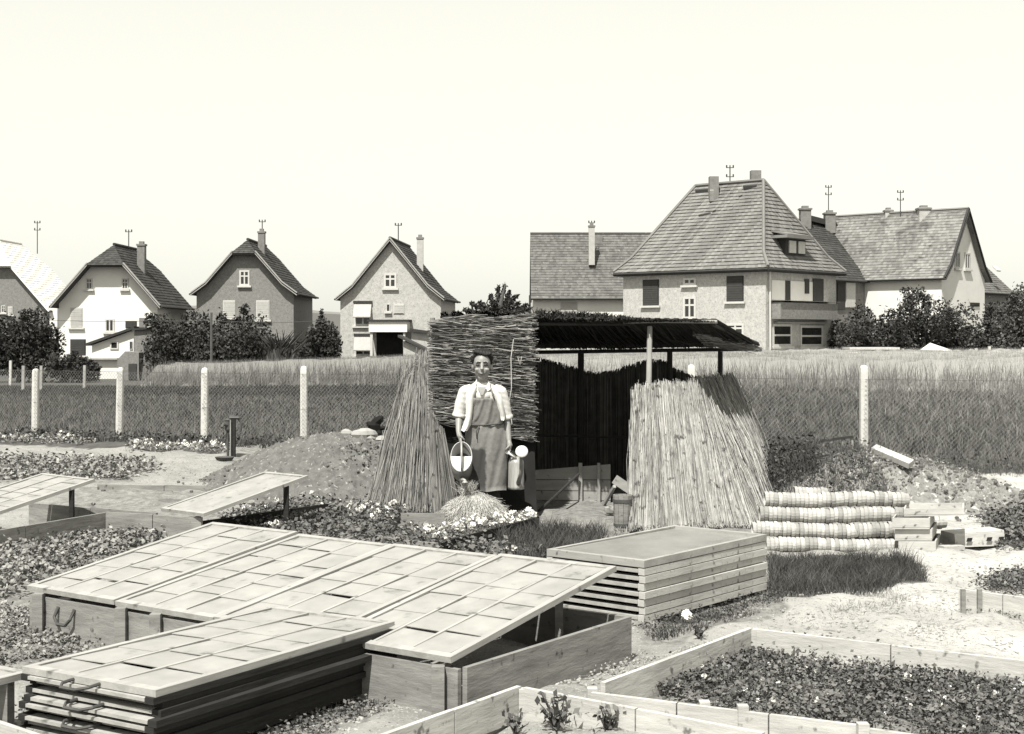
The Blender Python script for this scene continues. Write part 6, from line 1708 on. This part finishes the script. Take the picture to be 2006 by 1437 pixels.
for kx in (-.09, .11):
    mb = MB(); mb.loft([(kx, -.03, .0, .045, .13), (kx, -.03, .03, .046, .13), (kx, -.015, .06, .04, .105), (kx, .02, .1, .04, .06)], 16); so_ = mb.build('shoe', MT['plank_dark'], man, True, False)

# ------------------------------------------------------------------ the two watering cans
T0 = PX(906, 889, -.33) + MO
ax = nrm(V3(0, -.86, .5)); bx_ = nrm(V3(0, .5, .86)); cx_ = V3(1, 0, 0)
t = thing('watering_can', 'tilted oval watering can with a bright half lid facing us, left of the apron', 'watering can', T0)
def oval(h, ra, rb, m=28):
    a = np.linspace(0, 2 * np.pi, m, endpoint=False)
    return T0 + ax * h + np.cos(a)[:, None] * ra * cx_ + np.sin(a)[:, None] * rb * bx_
def tubes(mb, rings):
    m = len(rings[0]); k = np.arange(m)
    mb.add(np.concatenate(rings), np.concatenate([np.stack([i * m + k, i * m + (k + 1) % m, (i + 1) * m + (k + 1) % m, (i + 1) * m + k], 1) for i in range(len(rings) - 1)]))
RA, RB = .108, .168
mb = MB(); tubes(mb, [oval(-.26, .001, .001), oval(-.26, RA * .97, RB * .97), oval(-.25, RA, RB), oval(0, RA, RB), oval(0, RA * .97, RB * .97), oval(-.24, RA * .95, RB * .95), oval(-.24, .001, .001)]); mb.build('tank', MT['zinc_dark'], t, True)
mb = MB(); a = np.linspace(0, 2 * np.pi, 29); mb.tube([T0 + math.cos(k) * RA * cx_ + math.sin(k) * RB * bx_ for k in a], .006, 6, False); mb.build('rim', MT['zinc'], t, True)
a = np.linspace(np.pi, 2 * np.pi, 20); pts = np.array([T0 + ax * .004 + math.cos(k) * RA * .99 * cx_ + math.sin(k) * RB * .99 * bx_ for k in a])
mb = MB(); mb.prism(pts, ax * .004); mb.build('half_lid', MT['zinc_lit'], t)
mb = MB(); P = lambda b, h, c=0: T0 + bx_ * b + ax * h + cx_ * c
mb.tube([P(.168, -.02, -.01), P(.18, .05, -.01), P(.12, .085, 0), (P(.03, .1, .004)), P(-.06, .09, .006), P(-.14, .05, .006), P(-.165, -.01, .006)], .011, 8); mb.build('handle', MT['zinc'], t, True)
mb = MB(); tip = D(911, 941, MY - .42); mb.tube([P(-.15, -.2), P(-.19, -.16), (P(-.21, -.08) + tip) / 2, tip], [.03, .024, .017, .014], 9); mb.build('spout', MT['zinc'], t, True)
mb = MB(); mb.lathe([(0, .03), (.035, .03), (.034, .022), (.014, 0), (.012, -.01)], 12, tip, nrm(V3(0, -.3, -1))); mb.build('rose', MT['zinc'], t, True)
# second can
c2 = PX(1011, 925, -.06) + MO; zb = c2[2] - .165; zt2 = c2[2] + .165
t = thing('watering_can', 'upright zinc watering can with large pale rose in the hand beside the tarred board', 'watering can', (c2[0], c2[1], zb))
o = V3(c2[0], c2[1], 0)
def ring(z, ra, rb, m=24):
    a = np.linspace(0, 2 * np.pi, m, endpoint=False); return np.stack([o[0] + ra * np.cos(a), o[1] + rb * np.sin(a), np.full(m, z)], 1)
mb = MB(); ra, rb = .085, .12
tubes(mb, [ring(zb, .001, .001), ring(zb, ra * 1.02, rb * 1.02), ring(zb + .03, ra * 1.02, rb * 1.02), ring(zb + .035, ra, rb), ring(zt2 - .06, ra * .96, rb * .96), ring(zt2, ra * .75, rb * .75), ring(zt2, ra * .7, rb * .7), ring(zb + .02, ra * .7, rb * .7)]); mb.build('tank', MT['zinc'], t, True)
mb = MB(); top_ = C2 + MO + V3(-.012, 0, -.052)
mb.tube([(o[0], o[1] + .09, zt2 - .01), (top_[0], top_[1] + .1, top_[2] - .01), top_, (top_[0], top_[1] - .08, top_[2] - .01), (o[0] + .0, o[1] - .09, zt2 - .01)], .011, 8); mb.build('handle', MT['zinc_lit'], t, True)
rs_ = D(1022, 884, MY - .36); mb = MB(); mb.tube([(o[0] + .02, o[1] - .1, zb + .06), (o[0] + .05, o[1] - .2, zb + .18), (rs_ + V3(-.005, .05, -.03))], [.026, .02, .015], 9); mb.build('spout', MT['zinc_dark'], t, True)
mb = MB(); mb.lathe([(0, .012), (.03, .016), (.062, .006), (.066, 0), (.06, -.008), (.02, -.06), (.012, -.075)], 20, rs_, nrm(V3(-.05, -.9, .42))); mb.build('rose', MT['zinc_lit'], t, True)
